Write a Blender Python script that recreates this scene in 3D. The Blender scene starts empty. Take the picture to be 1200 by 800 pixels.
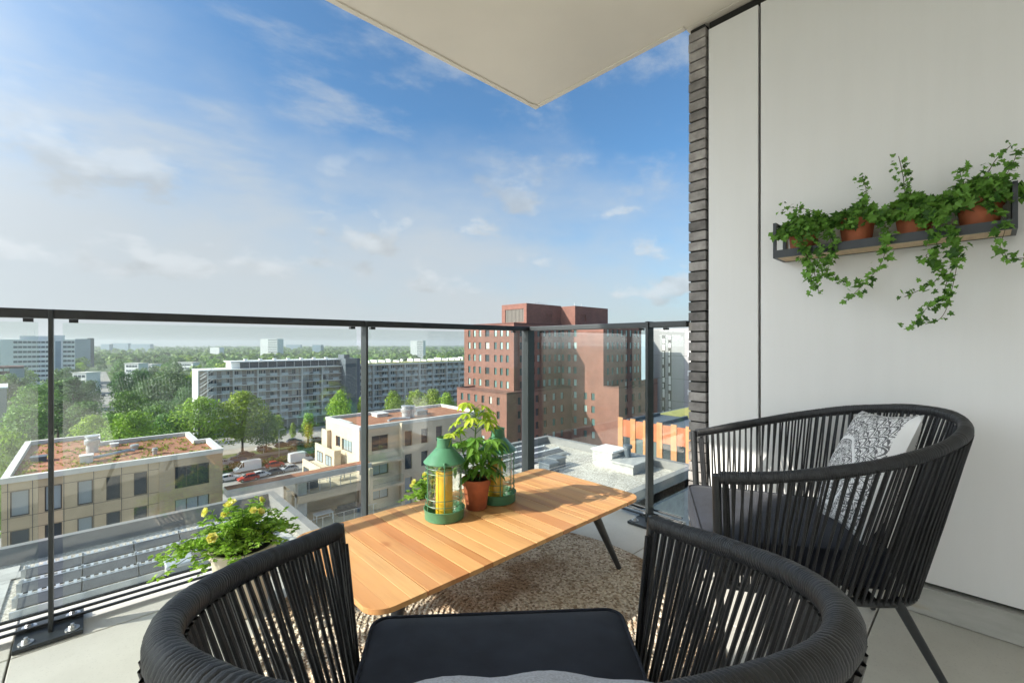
import bpy, math, random
from mathutils import Vector, Matrix
R=math.radians; PI=math.pi
rnd=random.Random(7)
S=bpy.context.scene
COL=S.collection

# ---------------------------------------------------------------- frame of reference
H=1.08                      # eye height above the balcony floor
GZ=H-30.0                   # street level
FPX=523.0; HOR=402.0        # lens and horizon read from the 1200x800 photograph
FW=(0.686,0.728); RT=(0.728,-0.686)
def dirk(px): 
    r=(px-600)/FPX
    return FW[0]+RT[0]*r, FW[1]+RT[1]*r
def on_y(px,py,Y):
    a,b=dirk(px); d=Y/b; return (d*a, Y, H-(py-HOR)/FPX*d)
def on_x(px,py,X):
    a,b=dirk(px); d=X/a; return (X, d*b, H-(py-HOR)/FPX*d)
def far(px,d,z=GZ):
    a,b=dirk(px); return (d*a,d*b,z)

# ---------------------------------------------------------------- mesh builder
class MB:
    def __init__(s): s.v=[]; s.f=[]; s.m=[]; s.cur=0
    def add(s,vs,fs):
        n=len(s.v); s.v+=[tuple(v) for v in vs]
        for f in fs: s.f.append(tuple(i+n for i in f)); s.m.append(s.cur)
    def box(s,x0,x1,y0,y1,z0,z1):
        s.add([(x0,y0,z0),(x1,y0,z0),(x1,y1,z0),(x0,y1,z0),(x0,y0,z1),(x1,y0,z1),(x1,y1,z1),(x0,y1,z1)],
              [(0,3,2,1),(4,5,6,7),(0,1,5,4),(1,2,6,5),(2,3,7,6),(3,0,4,7)])
    def obox(s,c,sx,sy,sz,M):
        vs=[]
        for z in(-1,1):
            for x,y in((-1,-1),(1,-1),(1,1),(-1,1)):
                vs.append(Vector(c)+M@Vector((x*sx/2,y*sy/2,z*sz/2)))
        s.add(vs,[(0,3,2,1),(4,5,6,7),(0,1,5,4),(1,2,6,5),(2,3,7,6),(3,0,4,7)])
    def quad(s,a,b,c,d): s.add([a,b,c,d],[(0,1,2,3)])
    def prism(s,poly,z0,z1):
        n=len(poly)
        s.add([(x,y,z0) for x,y in poly]+[(x,y,z1) for x,y in poly],
              [tuple(range(n-1,-1,-1)),tuple(range(n,2*n))]+[(i,(i+1)%n,(i+1)%n+n,i+n) for i in range(n)])
    def tube(s,pts,r,n=8,cap=True,sq=1.0):
        pts=[Vector(p) for p in pts]; k=len(pts)
        rs=r if isinstance(r,(list,tuple)) else [r]*k
        vs=[]; up=None
        for i,p in enumerate(pts):
            t=(pts[min(i+1,k-1)]-pts[max(i-1,0)])
            t=t.normalized() if t.length>1e-9 else Vector((0,0,1))
            if up is None: up=Vector((0,0,1)) if abs(t.z)<.9 else Vector((1,0,0))
            a=t.cross(up)
            if a.length<1e-6: a=t.cross(Vector((1,0,.1)))
            a.normalize(); b=a.cross(t); up=b
            for j in range(n):
                q=2*PI*j/n; vs.append(p+a*math.cos(q)*rs[i]+b*math.sin(q)*rs[i]*sq)
        fs=[]
        for i in range(k-1):
            for j in range(n):
                fs.append((i*n+j,i*n+(j+1)%n,(i+1)*n+(j+1)%n,(i+1)*n+j))
        if cap: fs+= [tuple(range(n-1,-1,-1)),tuple((k-1)*n+j for j in range(n))]
        s.add(vs,fs)
    def lathe(s,prof,c=(0,0,0),n=32):
        k=len(prof); vs=[]
        for r,z in prof:
            for j in range(n):
                q=2*PI*j/n; vs.append((c[0]+r*math.cos(q),c[1]+r*math.sin(q),c[2]+z))
        fs=[(i*n+j,i*n+(j+1)%n,(i+1)*n+(j+1)%n,(i+1)*n+j) for i in range(k-1) for j in range(n)]
        s.add(vs,fs)
    def cyl(s,c,r,h,n=20): s.lathe([(0.0001,0),(r,0),(r,h),(0.0001,h)],c,n)
    def leaf(s,p,d,nm,L,W,fold=.15,droop=.15):
        p=Vector(p); d=Vector(d).normalized(); nm=Vector(nm); sd=d.cross(nm)
        if sd.length<1e-4: sd=d.cross(Vector((.3,.9,.2)))
        sd.normalize(); nm=sd.cross(d)
        a=p; m1=p+d*L*.33-nm*L*droop*.2; m2=p+d*L*.68-nm*L*droop*.6; t=p+d*L-nm*L*droop*1.4
        u=nm*W*fold
        s.add([a,m1+sd*W*.46+u,m2+sd*W*.40+u,t,m2-sd*W*.40+u,m1-sd*W*.46+u,m1,m2],
              [(0,1,6),(1,2,7,6),(2,3,7),(0,6,5),(6,7,4,5),(7,3,4)])
    def ivy(s,p,d,nm,L):
        p=Vector(p); d=Vector(d).normalized(); nm=Vector(nm); sd=d.cross(nm)
        if sd.length<1e-4: sd=d.cross(Vector((.3,.9,.2)))
        sd.normalize(); nm=sd.cross(d)
        o=[(0,0),(.34,-.16),(.62,.12),(.38,.3),(.56,.62),(.24,.6),(0,1.0),(-.24,.6),(-.56,.62),(-.38,.3),(-.62,.12),(-.34,-.16)]
        vs=[p+d*L*.3+nm*L*-.06]+[p+sd*x*L*.8+d*y*L+nm*L*(.1*abs(x)*2-.18*y*y) for x,y in o]
        n=len(o); s.add(vs,[(0,1+i,1+(i+1)%n) for i in range(n)])

OFF={}
def tag(o,label=None,cat=None,group=None,kind=None):
    for k,v in(('label',label),('category',cat),('group',group),('kind',kind)):
        if v: o[k]=v
    return o
def thing(name,label,cat,loc=(0,0,0),rz=0,group=None):
    o=bpy.data.objects.new(name,None); COL.objects.link(o); o.location=loc; o.rotation_euler=(0,0,rz)
    o.empty_display_size=.1
    OFF[o.name]=Vector(loc); return tag(o,label,cat,group)
def mesh(name,mb,mats,smooth=False):
    me=bpy.data.meshes.new(name); me.from_pydata(mb.v,[],mb.f)
    ms=mats if isinstance(mats,(list,tuple)) else [mats]
    for m in ms: me.materials.append(m)
    if len(ms)>1: me.polygons.foreach_set('material_index',mb.m)
    if smooth: me.polygons.foreach_set('use_smooth',[True]*len(mb.f))
    me.update()
    if smooth: me.set_sharp_from_angle(angle=R(38))
    return me
def obj(name,mb,mats,parent=None,smooth=False,local=False,bevel=0):
    """one mesh object; world-space vertices unless local"""
    off=OFF.get(parent.name) if parent else None
    if off is not None and not local: mb.v=[(x-off.x,y-off.y,z-off.z) for x,y,z in mb.v]
    me=mb if isinstance(mb,bpy.types.Mesh) else mesh(name,mb,mats,smooth)
    o=bpy.data.objects.new(name,me); COL.objects.link(o)
    if parent: o.parent=parent; OFF[o.name]=off if off is not None else Vector()
    if bevel:
        b=o.modifiers.new('bevel','BEVEL'); b.width=bevel; b.segments=2; b.limit_method='ANGLE'
        b.harden_normals=False
    return o
def solid(name,mb,mats,label,cat,group=None,loc=None,**k):
    """a thing that is one mesh: origin moved to loc"""
    if loc: mb.v=[(x-loc[0],y-loc[1],z-loc[2]) for x,y,z in mb.v]
    o=obj(name,mb,mats,**k)
    if loc: o.location=loc
    return tag(o,label,cat,group)

# ---------------------------------------------------------------- materials
def nodes(name):
    m=bpy.data.materials.new(name); m.use_nodes=True; nt=m.node_tree
    return m,nt,nt.nodes['Principled BSDF']
def N(nt,t,**kw):
    n=nt.nodes.new(t)
    for k,v in kw.items():
        if k.startswith('i_'):
            n.inputs[k[2:].replace('_',' ')].default_value=v
        else: setattr(n,k,v)
    return n
def L(nt,a,b): nt.links.new(a,b)
def ramp(nt,fac,stops):
    r=N(nt,'ShaderNodeValToRGB'); e=r.color_ramp.elements
    while len(e)<len(stops): e.new(.5)
    for q,(p,c) in zip(e,stops): q.position=p; q.color=(*c,1) if len(c)==3 else c
    L(nt,fac,r.inputs[0]); return r.outputs[0]
def mixc(nt,f,a,b,mode='MIX'):
    n=N(nt,'ShaderNodeMix',data_type='RGBA',blend_type=mode)
    for s,v in((0,f),(6,a),(7,b)):
        if isinstance(v,bpy.types.NodeSocket): L(nt,v,n.inputs[s])
        else: n.inputs[s].default_value=v if s==0 else (*v,1)[:4]
    return n.outputs[2]
def math_(nt,op,a,b=0.0,c=None):
    n=N(nt,'ShaderNodeMath',operation=op)
    for i,v in enumerate((a,b,c)):
        if v is None: continue
        if isinstance(v,bpy.types.NodeSocket): L(nt,v,n.inputs[i])
        else: n.inputs[i].default_value=v
    return n.outputs[0]
def coord(nt,scale=(1,1,1),space='Object'):
    t=N(nt,'ShaderNodeTexCoord'); mp=N(nt,'ShaderNodeMapping'); mp.inputs['Scale'].default_value=scale
    L(nt,t.outputs[space],mp.inputs[0]); return mp.outputs[0]
def noise(nt,co,scale,detail=5,rough=.55):
    n=N(nt,'ShaderNodeTexNoise'); n.inputs['Scale'].default_value=scale; n.inputs['Detail'].default_value=detail
    n.inputs['Roughness'].default_value=rough; L(nt,co,n.inputs['Vector']); return n.outputs['Fac']
def bump(nt,h,strength,dist=.01):
    b=N(nt,'ShaderNodeBump'); b.inputs['Strength'].default_value=strength; b.inputs['Distance'].default_value=dist
    L(nt,h,b.inputs['Height']); return b.outputs[0]
def mat(name,c,rough=.6,var=.12,scale=4,bs=0,bscale=60,metal=0,spec=.5,stretch=(1,1,1),island=0,bdist=.004,sheen=0):
    m,nt,p=nodes(name); co=coord(nt,stretch)
    n=noise(nt,co,scale)
    lo=tuple(x*(1-var) for x in c); hi=tuple(min(1,x*(1+var)) for x in c)
    col=ramp(nt,n,[(.3,lo),(.7,hi)])
    if island:
        g=N(nt,'ShaderNodeNewGeometry')
        hv=N(nt,'ShaderNodeHueSaturation')
        mr=N(nt,'ShaderNodeMapRange'); mr.inputs[3].default_value=1-island; mr.inputs[4].default_value=1+island
        L(nt,g.outputs['Random Per Island'],mr.inputs[0]); L(nt,mr.outputs[0],hv.inputs['Value']); L(nt,col,hv.inputs['Color']); col=hv.outputs[0]
    L(nt,col,p.inputs['Base Color'])
    p.inputs['Roughness'].default_value=rough; p.inputs['Metallic'].default_value=metal
    p.inputs['Specular IOR Level'].default_value=spec
    if sheen: p.inputs['Sheen Weight'].default_value=sheen
    if bs: L(nt,bump(nt,noise(nt,co,bscale,6),bs,bdist),p.inputs['Normal'])
    return m
def leafmat(name,c,c2,trans=.3,rough=.5,objvar=0):
    m,nt,p=nodes(name)
    g=N(nt,'ShaderNodeNewGeometry')
    col=ramp(nt,g.outputs['Random Per Island'],[(0,c),(.6,c2),(1,tuple(min(1,x*1.25) for x in c2))])
    if objvar:
        oi=N(nt,'ShaderNodeObjectInfo'); hv=N(nt,'ShaderNodeHueSaturation')
        a=N(nt,'ShaderNodeMapRange'); a.inputs[3].default_value=.488; a.inputs[4].default_value=.515; L(nt,oi.outputs['Random'],a.inputs[0])
        r2=math_(nt,'FRACT',math_(nt,'MULTIPLY',oi.outputs['Random'],7.31))
        b=N(nt,'ShaderNodeMapRange'); b.inputs[3].default_value=1-objvar; b.inputs[4].default_value=1+objvar; L(nt,r2,b.inputs[0])
        L(nt,a.outputs[0],hv.inputs['Hue']); L(nt,b.outputs[0],hv.inputs['Value']); L(nt,col,hv.inputs['Color']); col=hv.outputs[0]
    L(nt,col,p.inputs['Base Color']); p.inputs['Roughness'].default_value=rough
    p.inputs['Specular IOR Level'].default_value=.3
    t=N(nt,'ShaderNodeBsdfTranslucent'); L(nt,mixc(nt,1.0,col,(1.1,1.25,.5),'MULTIPLY'),t.inputs[0])
    mx=N(nt,'ShaderNodeMixShader'); mx.inputs[0].default_value=trans
    L(nt,p.outputs[0],mx.inputs[1]); L(nt,t.outputs[0],mx.inputs[2]); L(nt,mx.outputs[0],nt.nodes['Material Output'].inputs[0])
    return m
def glassmat(name,tint=(.94,.97,.955),refl=.9):
    m=bpy.data.materials.new(name); m.use_nodes=True; nt=m.node_tree; nt.nodes.clear()
    out=N(nt,'ShaderNodeOutputMaterial'); tr=N(nt,'ShaderNodeBsdfTransparent'); tr.inputs[0].default_value=(*tint,1)
    gl=N(nt,'ShaderNodeBsdfGlossy'); gl.inputs['Roughness'].default_value=.015; gl.inputs[0].default_value=(refl,refl,refl,1)
    g=N(nt,'ShaderNodeNewGeometry'); vm=N(nt,'ShaderNodeVectorMath',operation='DOT_PRODUCT'); L(nt,g.outputs['Incoming'],vm.inputs[0]); L(nt,g.outputs['Normal'],vm.inputs[1])
    cs=math_(nt,'SUBTRACT',1.0,math_(nt,'ABSOLUTE',vm.outputs['Value']))
    fr=math_(nt,'MINIMUM',math_(nt,'ADD',.066,math_(nt,'MULTIPLY',math_(nt,'POWER',cs,5.0),.9)),.6)
    mx=N(nt,'ShaderNodeMixShader'); L(nt,fr,mx.inputs[0]); L(nt,tr.outputs[0],mx.inputs[1]); L(nt,gl.outputs[0],mx.inputs[2])
    L(nt,mx.outputs[0],out.inputs[0]); return m
def windowmat(name,dark,light,p_light=.75):
    """window glass: dark interior or a pale blind, different from window to window"""
    m,nt,p=nodes(name); oi=N(nt,'ShaderNodeObjectInfo'); g=N(nt,'ShaderNodeNewGeometry')
    r=math_(nt,'FRACT',math_(nt,'ADD',oi.outputs['Random'],math_(nt,'MULTIPLY',g.outputs['Random Per Island'],.77)))
    col=ramp(nt,r,[(0,dark),(p_light,tuple(x*1.6 for x in dark)),(min(.99,p_light+.03),light),(1,light)])
    L(nt,col,p.inputs['Base Color']); p.inputs['Roughness'].default_value=.06; p.inputs['Specular IOR Level'].default_value=.28
    return m
def brickmat(name,c1,c2,mortar,sx,sy,axis='XZ',bs=.3):
    m,nt,p=nodes(name); t=N(nt,'ShaderNodeTexCoord'); sp=N(nt,'ShaderNodeSeparateXYZ'); L(nt,t.outputs['Object'],sp.inputs[0])
    cb=N(nt,'ShaderNodeCombineXYZ'); L(nt,math_(nt,'ADD',sp.outputs[0],sp.outputs[1]),cb.inputs[0]); L(nt,sp.outputs[2],cb.inputs[1])
    b=N(nt,'ShaderNodeTexBrick'); L(nt,cb.outputs[0],b.inputs[0])
    b.inputs['Scale'].default_value=1; b.inputs['Brick Width'].default_value=sx; b.inputs['Row Height'].default_value=sy
    b.inputs['Mortar Size'].default_value=sy*.12; b.inputs['Color1'].default_value=(*c1,1); b.inputs['Color2'].default_value=(*c2,1); b.inputs['Mortar'].default_value=(*mortar,1)
    n=noise(nt,t.outputs['Object'],.35,6)
    col=mixc(nt,1.0,b.outputs[0],ramp(nt,n,[(.3,(.82,.82,.82)),(.7,(1.12,1.1,1.08))]),'MULTIPLY')
    L(nt,col,p.inputs['Base Color']); p.inputs['Roughness'].default_value=.85
    if bs: L(nt,bump(nt,b.outputs['Fac'],-bs,.01),p.inputs['Normal'])
    return m

M={}
M['black_metal']=mat('black_metal',(.022,.025,.028),.42,.1,30,bs=.05,bscale=200)
M['post_metal']=mat('post_metal',(.028,.034,.038),.4,.12,8,bs=.04,bscale=300)
M['steel']=mat('steel',(.55,.56,.57),.35,.1,40,metal=.8)
M['glass']=glassmat('railing_glass')
M['lantern_glass']=glassmat('lantern_glass',(.97,.98,.97),.8)
M['rope']=mat('rope',(.018,.0195,.022),.48,.35,60,bs=.5,bscale=320,bdist=.0015,spec=.45,sheen=.06)
M['cushion']=mat('cushion',(.021,.025,.037),.85,.25,15,bs=.4,bscale=500,sheen=.08,spec=.25,bdist=.002)
M['pale_fabric']=mat('pale_fabric',(.55,.57,.62),.9,.3,250,bs=.5,bscale=300,bdist=.003)
M['white_wall']=mat('white_wall',(.78,.785,.785),.5,.035,.9,bs=.02,bscale=40)
def wall_mat():
    m,nt,p=nodes('clad_panel'); co=coord(nt); st=coord(nt,(1,7,.45))
    a=ramp(nt,noise(nt,co,.9,5),[(.3,(.755,.76,.76)),(.7,(.8,.803,.8))])
    b_=ramp(nt,noise(nt,st,2.2,6,.6),[(.35,(.982,.982,.98)),(.6,(1,1,1))])
    sc=ramp(nt,noise(nt,coord(nt,(1,2.5,1)),9,8,.7),[(.7,(1,1,1)),(.76,(.955,.95,.94))])
    L(nt,mixc(nt,1.0,mixc(nt,1.0,a,b_,'MULTIPLY'),sc,'MULTIPLY'),p.inputs['Base Color']); p.inputs['Roughness'].default_value=.48
    L(nt,bump(nt,noise(nt,co,3.0,3),.06,.02),p.inputs['Normal']); return m
M['white_wall']=wall_mat()
M['ceiling']=mat('ceiling_paint',(.78,.73,.64),.75,.07,.8,bs=.03,bscale=60)
M['dark_gap']=mat('dark_gap',(.02,.02,.02),.9)
M['concrete']=mat('concrete',(.36,.36,.345),.8,.16,3,bs=.15,bscale=90)
M['concrete_pale']=mat('concrete_pale',(.5,.49,.46),.8,.12,1.5,bs=.15,bscale=60)
M['terracotta']=mat('terracotta',(.37,.108,.045),.75,.18,20,bs=.1,bscale=120)
M['soil']=mat('soil',(.03,.022,.016),.95,.4,80,bs=.8,bscale=80,bdist=.01)
M['beige_pot']=mat('beige_pot',(.62,.55,.44),.6,.06,10)
M['green_paint']=mat('green_paint',(.07,.21,.115),.38,.12,18,bs=.03,bscale=60)
M['wax']=mat('wax',(.74,.47,.02),.5,.12,25,bs=.15,bscale=60)
M['wick']=mat('wick',(.05,.04,.03),.9)
M['plywood']=mat('plywood',(.6,.45,.28),.6,.12,6,stretch=(1,8,8))
M['shelf_metal']=mat('shelf_metal',(.03,.037,.045),.45,.1,20)
M['stem']=mat('stem',(.09,.07,.035),.8,.3,40)
M['green_stem']=mat('green_stem',(.07,.14,.03),.7,.3,40)
M['ivy']=leafmat('ivy_leaf',(.035,.1,.02),(.15,.31,.055),.28)
M['rose_leaf']=leafmat('rose_leaf',(.15,.28,.045),(.38,.55,.11),.45)
M['rose']=leafmat('rose_petal',(.82,.68,.16),(.87,.8,.4),.3)
M['plant_low']=leafmat('plant_leaf_low',(.075,.2,.03),(.17,.34,.06),.34,.32)
M['plant_top']=leafmat('plant_leaf_top',(.2,.34,.03),(.42,.5,.06),.4,.4)
M['bark']=mat('bark',(.09,.07,.05),.9,.3,3)
M['gravel']=None

def gravelmat(name,c1,c2,c3,scale,bs=.6,bd=.02):
    m,nt,p=nodes(name); co=coord(nt)
    v=N(nt,'ShaderNodeTexVoronoi'); v.inputs['Scale'].default_value=scale; L(nt,co,v.inputs['Vector'])
    sp=N(nt,'ShaderNodeSeparateColor'); L(nt,v.outputs['Color'],sp.inputs[0])
    col=ramp(nt,sp.outputs[0],[(0,c1),(.5,c2),(1,c3)])
    col=mixc(nt,1.0,col,ramp(nt,noise(nt,co,.5,5),[(.35,(.8,.8,.8)),(.65,(1.1,1.1,1.1))]),'MULTIPLY')
    L(nt,col,p.inputs['Base Color']); p.inputs['Roughness'].default_value=.9
    L(nt,bump(nt,v.outputs['Distance'],-bs,bd),p.inputs['Normal']); return m
M['gravel']=gravelmat('roof_gravel',(.26,.24,.2),(.44,.41,.35),(.66,.63,.56),22)

def tile_mat():
    m,nt,p=nodes('floor_concrete'); co=coord(nt)
    g=N(nt,'ShaderNodeNewGeometry')
    n=noise(nt,co,2.2,8,.65); col=ramp(nt,n,[(.3,(.53,.515,.47)),(.7,(.64,.625,.575))])
    isl=ramp(nt,g.outputs['Random Per Island'],[(0,(.94,.94,.95)),(1,(1.03,1.03,1.0))])
    col=mixc(nt,1.0,col,isl,'MULTIPLY')
    dots=N(nt,'ShaderNodeTexVoronoi'); dots.inputs['Scale'].default_value=90; L(nt,co,dots.inputs['Vector'])
    col=mixc(nt,math_(nt,'MULTIPLY',ramp(nt,dots.outputs['Distance'],[(.1,(1,1,1)),(.3,(0,0,0))]),.22),col,(.3,.29,.27))
    st=ramp(nt,noise(nt,co,.9,6,.7),[(.55,(0,0,0)),(.75,(1,1,1))])
    col=mixc(nt,math_(nt,'MULTIPLY',st,.3),col,(.33,.31,.27))
    L(nt,col,p.inputs['Base Color']); p.inputs['Roughness'].default_value=.7
    L(nt,bump(nt,noise(nt,co,70,6),.12,.003),p.inputs['Normal']); return m
M['floor']=tile_mat()

def wood_mat():
    m,nt,p=nodes('table_wood'); g=N(nt,'ShaderNodeNewGeometry')
    t=N(nt,'ShaderNodeTexCoord'); mp=N(nt,'ShaderNodeMapping'); mp.inputs['Scale'].default_value=(9,.9,9)
    cb=N(nt,'ShaderNodeCombineXYZ'); L(nt,math_(nt,'MULTIPLY',g.outputs['Random Per Island'],37),cb.inputs[1]); L(nt,cb.outputs[0],mp.inputs['Location'])
    L(nt,t.outputs['Object'],mp.inputs[0])
    n=noise(nt,mp.outputs[0],1.6,7,.6)
    mp2=N(nt,'ShaderNodeMapping'); mp2.inputs['Scale'].default_value=(60,2.2,60); L(nt,cb.outputs[0],mp2.inputs['Location']); L(nt,t.outputs['Object'],mp2.inputs[0])
    n2=noise(nt,mp2.outputs[0],2.2,4,.55)
    base=ramp(nt,g.outputs['Random Per Island'],[(0,(.46,.2,.075)),(.3,(.53,.27,.105)),(.6,(.58,.325,.13)),(.8,(.55,.285,.105)),(1,(.62,.37,.155))])
    f=math_(nt,'ADD',math_(nt,'MULTIPLY',n,.8),math_(nt,'MULTIPLY',n2,.2))
    col=mixc(nt,1.0,base,ramp(nt,f,[(.3,(.72,.62,.54)),(.5,(1,1,1)),(.72,(1.13,1.17,1.18))]),'MULTIPLY')
    k=N(nt,'ShaderNodeTexVoronoi'); k.inputs['Scale'].default_value=2.9; mk=N(nt,'ShaderNodeMapping'); mk.inputs['Scale'].default_value=(1.3,.8,0); L(nt,t.outputs['Object'],mk.inputs[0]); L(nt,mk.outputs[0],k.inputs['Vector'])
    kn=ramp(nt,k.outputs['Distance'],[(.035,(1,1,1)),(.085,(0,0,0))])
    col=mixc(nt,math_(nt,'MULTIPLY',kn,.55),col,(.3,.1,.035))
    wp=ramp(nt,noise(nt,coord(nt),3.4,6,.6),[(.5,(0,0,0)),(.7,(1,1,1))])
    col=mixc(nt,math_(nt,'MULTIPLY',wp,.2),col,(.4,.29,.19))
    L(nt,col,p.inputs['Base Color']); L(nt,math_(nt,'ADD',.42,math_(nt,'MULTIPLY',n,.22)),p.inputs['Roughness']); p.inputs['Specular IOR Level'].default_value=.35
    L(nt,bump(nt,f,.08,.002),p.inputs['Normal']); return m
M['wood']=wood_mat()

def rug_mat():
    m,nt,p=nodes('rug_jute'); co=coord(nt)
    sp=N(nt,'ShaderNodeSeparateXYZ'); L(nt,co,sp.inputs[0])
    r=math_(nt,'SQRT',math_(nt,'ADD',math_(nt,'POWER',sp.outputs[0],2.0),math_(nt,'POWER',sp.outputs[1],2.0)))
    ring=math_(nt,'SINE',math_(nt,'MULTIPLY',r,2*PI/.022))
    a=math_(nt,'ARCTAN2',sp.outputs[1],sp.outputs[0])
    v=N(nt,'ShaderNodeTexVoronoi'); v.inputs['Scale'].default_value=105; L(nt,co,v.inputs['Vector'])
    s2=N(nt,'ShaderNodeSeparateColor'); L(nt,v.outputs['Color'],s2.inputs[0])
    col=ramp(nt,s2.outputs[0],[(0,(.25,.18,.12)),(.3,(.48,.4,.3)),(.6,(.64,.57,.47)),(1,(.82,.77,.68))])
    band=ramp(nt,noise(nt,co,2.3,3),[(.4,(.6,.46,.34)),(.52,(1.08,1.05,1))])
    col=mixc(nt,1.0,col,band,'MULTIPLY')
    L(nt,col,p.inputs['Base Color']); p.inputs['Roughness'].default_value=.95
    h=math_(nt,'ADD',math_(nt,'MULTIPLY',ring,.35),math_(nt,'MULTIPLY',v.outputs['Distance'],-1.0))
    L(nt,bump(nt,h,.9,.012),p.inputs['Normal']); return m
M['rug']=rug_mat()

def mandala_mat():
    """white cotton with a black line print of rings and petals, plain margin at one side"""
    m,nt,p=nodes('printed_cotton'); t=N(nt,'ShaderNodeTexCoord'); sp=N(nt,'ShaderNodeSeparateXYZ'); L(nt,t.outputs['Object'],sp.inputs[0])
    wob=N(nt,'ShaderNodeTexNoise'); wob.inputs['Scale'].default_value=30; L(nt,t.outputs['Object'],wob.inputs[0])
    x=math_(nt,'ADD',sp.outputs[0],math_(nt,'MULTIPLY',wob.outputs['Fac'],.006)); z=math_(nt,'ADD',sp.outputs[2],.03)
    x=math_(nt,'SUBTRACT',x,.05)
    r=math_(nt,'SQRT',math_(nt,'ADD',math_(nt,'POWER',x,2.0),math_(nt,'POWER',z,2.0))); a=math_(nt,'ARCTAN2',z,x)
    def line(v,w): return math_(nt,'LESS_THAN',math_(nt,'ABSOLUTE',v),w)
    ringn=math_(nt,'FLOOR',math_(nt,'DIVIDE',r,.036))
    k=math_(nt,'ADD',12.0,math_(nt,'MULTIPLY',ringn,4.0))
    pet=math_(nt,'ABSOLUTE',math_(nt,'SINE',math_(nt,'MULTIPLY',a,math_(nt,'MULTIPLY',k,.5))))
    fr=math_(nt,'FRACT',math_(nt,'DIVIDE',r,.036))
    l1=line(math_(nt,'SUBTRACT',fr,math_(nt,'MULTIPLY',pet,.85)),.11)
    l2=line(math_(nt,'SUBTRACT',math_(nt,'FRACT',math_(nt,'ADD',fr,.45)),math_(nt,'MULTIPLY',pet,.6)),.09)
    l3=line(math_(nt,'SUBTRACT',fr,.03),.05)
    v=N(nt,'ShaderNodeTexVoronoi',feature='DISTANCE_TO_EDGE'); v.inputs['Scale'].default_value=75; L(nt,t.outputs['Object'],v.inputs['Vector'])
    l4=math_(nt,'MULTIPLY',math_(nt,'LESS_THAN',v.outputs['Distance'],.05),.75)
    ink=math_(nt,'MAXIMUM',math_(nt,'MAXIMUM',l1,l2),math_(nt,'MAXIMUM',l3,l4))
    ink=math_(nt,'MULTIPLY',ink,math_(nt,'GREATER_THAN',sp.outputs[0],-.182))
    ink=math_(nt,'MULTIPLY',ink,math_(nt,'LESS_THAN',math_(nt,'ABSOLUTE',math_(nt,'SUBTRACT',r,.112)),9.0))
    clear=line(math_(nt,'SUBTRACT',r,.118),.006)
    ink=math_(nt,'MULTIPLY',ink,math_(nt,'SUBTRACT',1.0,clear))
    col=mixc(nt,math_(nt,'MULTIPLY',ink,.88),(.78,.78,.78),(.035,.035,.04))
    L(nt,col,p.inputs['Base Color']); p.inputs['Roughness'].default_value=.9
    L(nt,bump(nt,noise(nt,t.outputs['Object'],14,4),.25,.012),p.inputs['Normal']); return m
M['mandala']=mandala_mat()

# city
M['beige_brick']=brickmat('beige_brick',(.47,.375,.25),(.42,.33,.215),(.4,.34,.26),.8,.19,bs=.15)
M['beige_render']=mat('beige_render',(.58,.49,.365),.85,.1,.3,bs=.05,bscale=3)
M['beige_panel']=mat('beige_panel',(.52,.415,.275),.85,.12,.6)
M['coping']=mat('coping',(.62,.61,.57),.7,.08,1)
M['red_brick']=brickmat('red_brick',(.235,.102,.073),(.185,.08,.058),(.17,.09,.07),.5,.22,bs=.1)
M['red_dark']=brickmat('dark_brick',(.14,.055,.042),(.11,.045,.036),(.1,.05,.04),.5,.22,bs=.1)
M['orange']=mat('orange_tile',(.42,.13,.055),.7,.15,.8,island=.12)
M['ochre']=mat('ochre_tile',(.4,.2,.085),.7,.12,.8,island=.08)
M['office_white']=mat('office_white',(.88,.88,.86),.6,.04,.2)
M['louvre']=mat('louvre',(.16,.15,.13),.7)
M['orange_glass']=windowmat('orange_window',(.03,.04,.045),(.12,.15,.15),.8)
M['white_paint']=mat('white_paint',(.74,.75,.75),.6,.06,.2)
M['grey_panel']=mat('grey_panel',(.3,.3,.305),.6,.06,.15)
M['slate']=mat('slate_panel',(.085,.105,.125),.6,.15,.3)
M['flat_wall']=mat('flat_wall',(.33,.29,.25),.85,.2,.15)
M['balustrade']=mat('balustrade',(.5,.55,.57),.45,.12,.3)
M['flat_glass']=windowmat('flat_window',(.04,.05,.06),(.45,.47,.46),.5)
M['red_glass']=windowmat('red_window',(.03,.035,.04),(.42,.42,.39),.84)
M['teal_glass']=windowmat('teal_window',(.05,.1,.1),(.3,.42,.4),.6)
M['office_glass']=windowmat('office_window',(.05,.07,.085),(.14,.18,.2),.6)
M['beige_glass']=windowmat('beige_window',(.025,.04,.055),(.3,.36,.4),.72)
M['frame_dark']=mat('frame_dark',(.06,.055,.05),.5)
M['frame_white']=mat('frame_white',(.7,.7,.68),.5)
M['asphalt']=mat('asphalt',(.085,.085,.085),.9,.25,.3,bs=.1,bscale=20)
M['paving']=mat('paving',(.33,.31,.28),.9,.2,.25)
M['line']=mat('road_paint',(.7,.7,.68),.7)
M['solar']=mat('solar_glass',(.075,.078,.082),.4,.2,3,spec=.35)
M['alu']=mat('aluminium',(.55,.57,.58),.4,.12,5,metal=.55)
M['vent_white']=mat('vent_white',(.7,.7,.68),.5,.08,4)
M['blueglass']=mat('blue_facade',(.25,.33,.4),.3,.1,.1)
M['tree']=leafmat('tree_leaf',(.085,.17,.038),(.18,.3,.07),.22,.6,.22)
M['tree_lime']=leafmat('tree_leaf_lime',(.15,.23,.035),(.31,.42,.07),.35,.6,.15)
M['tree_dark']=leafmat('tree_leaf_dark',(.05,.115,.036),(.11,.2,.06),.18,.6,.2)
M['tree_silver']=leafmat('tree_leaf_silver',(.085,.14,.075),(.18,.26,.14),.2,.6,.12)
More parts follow.
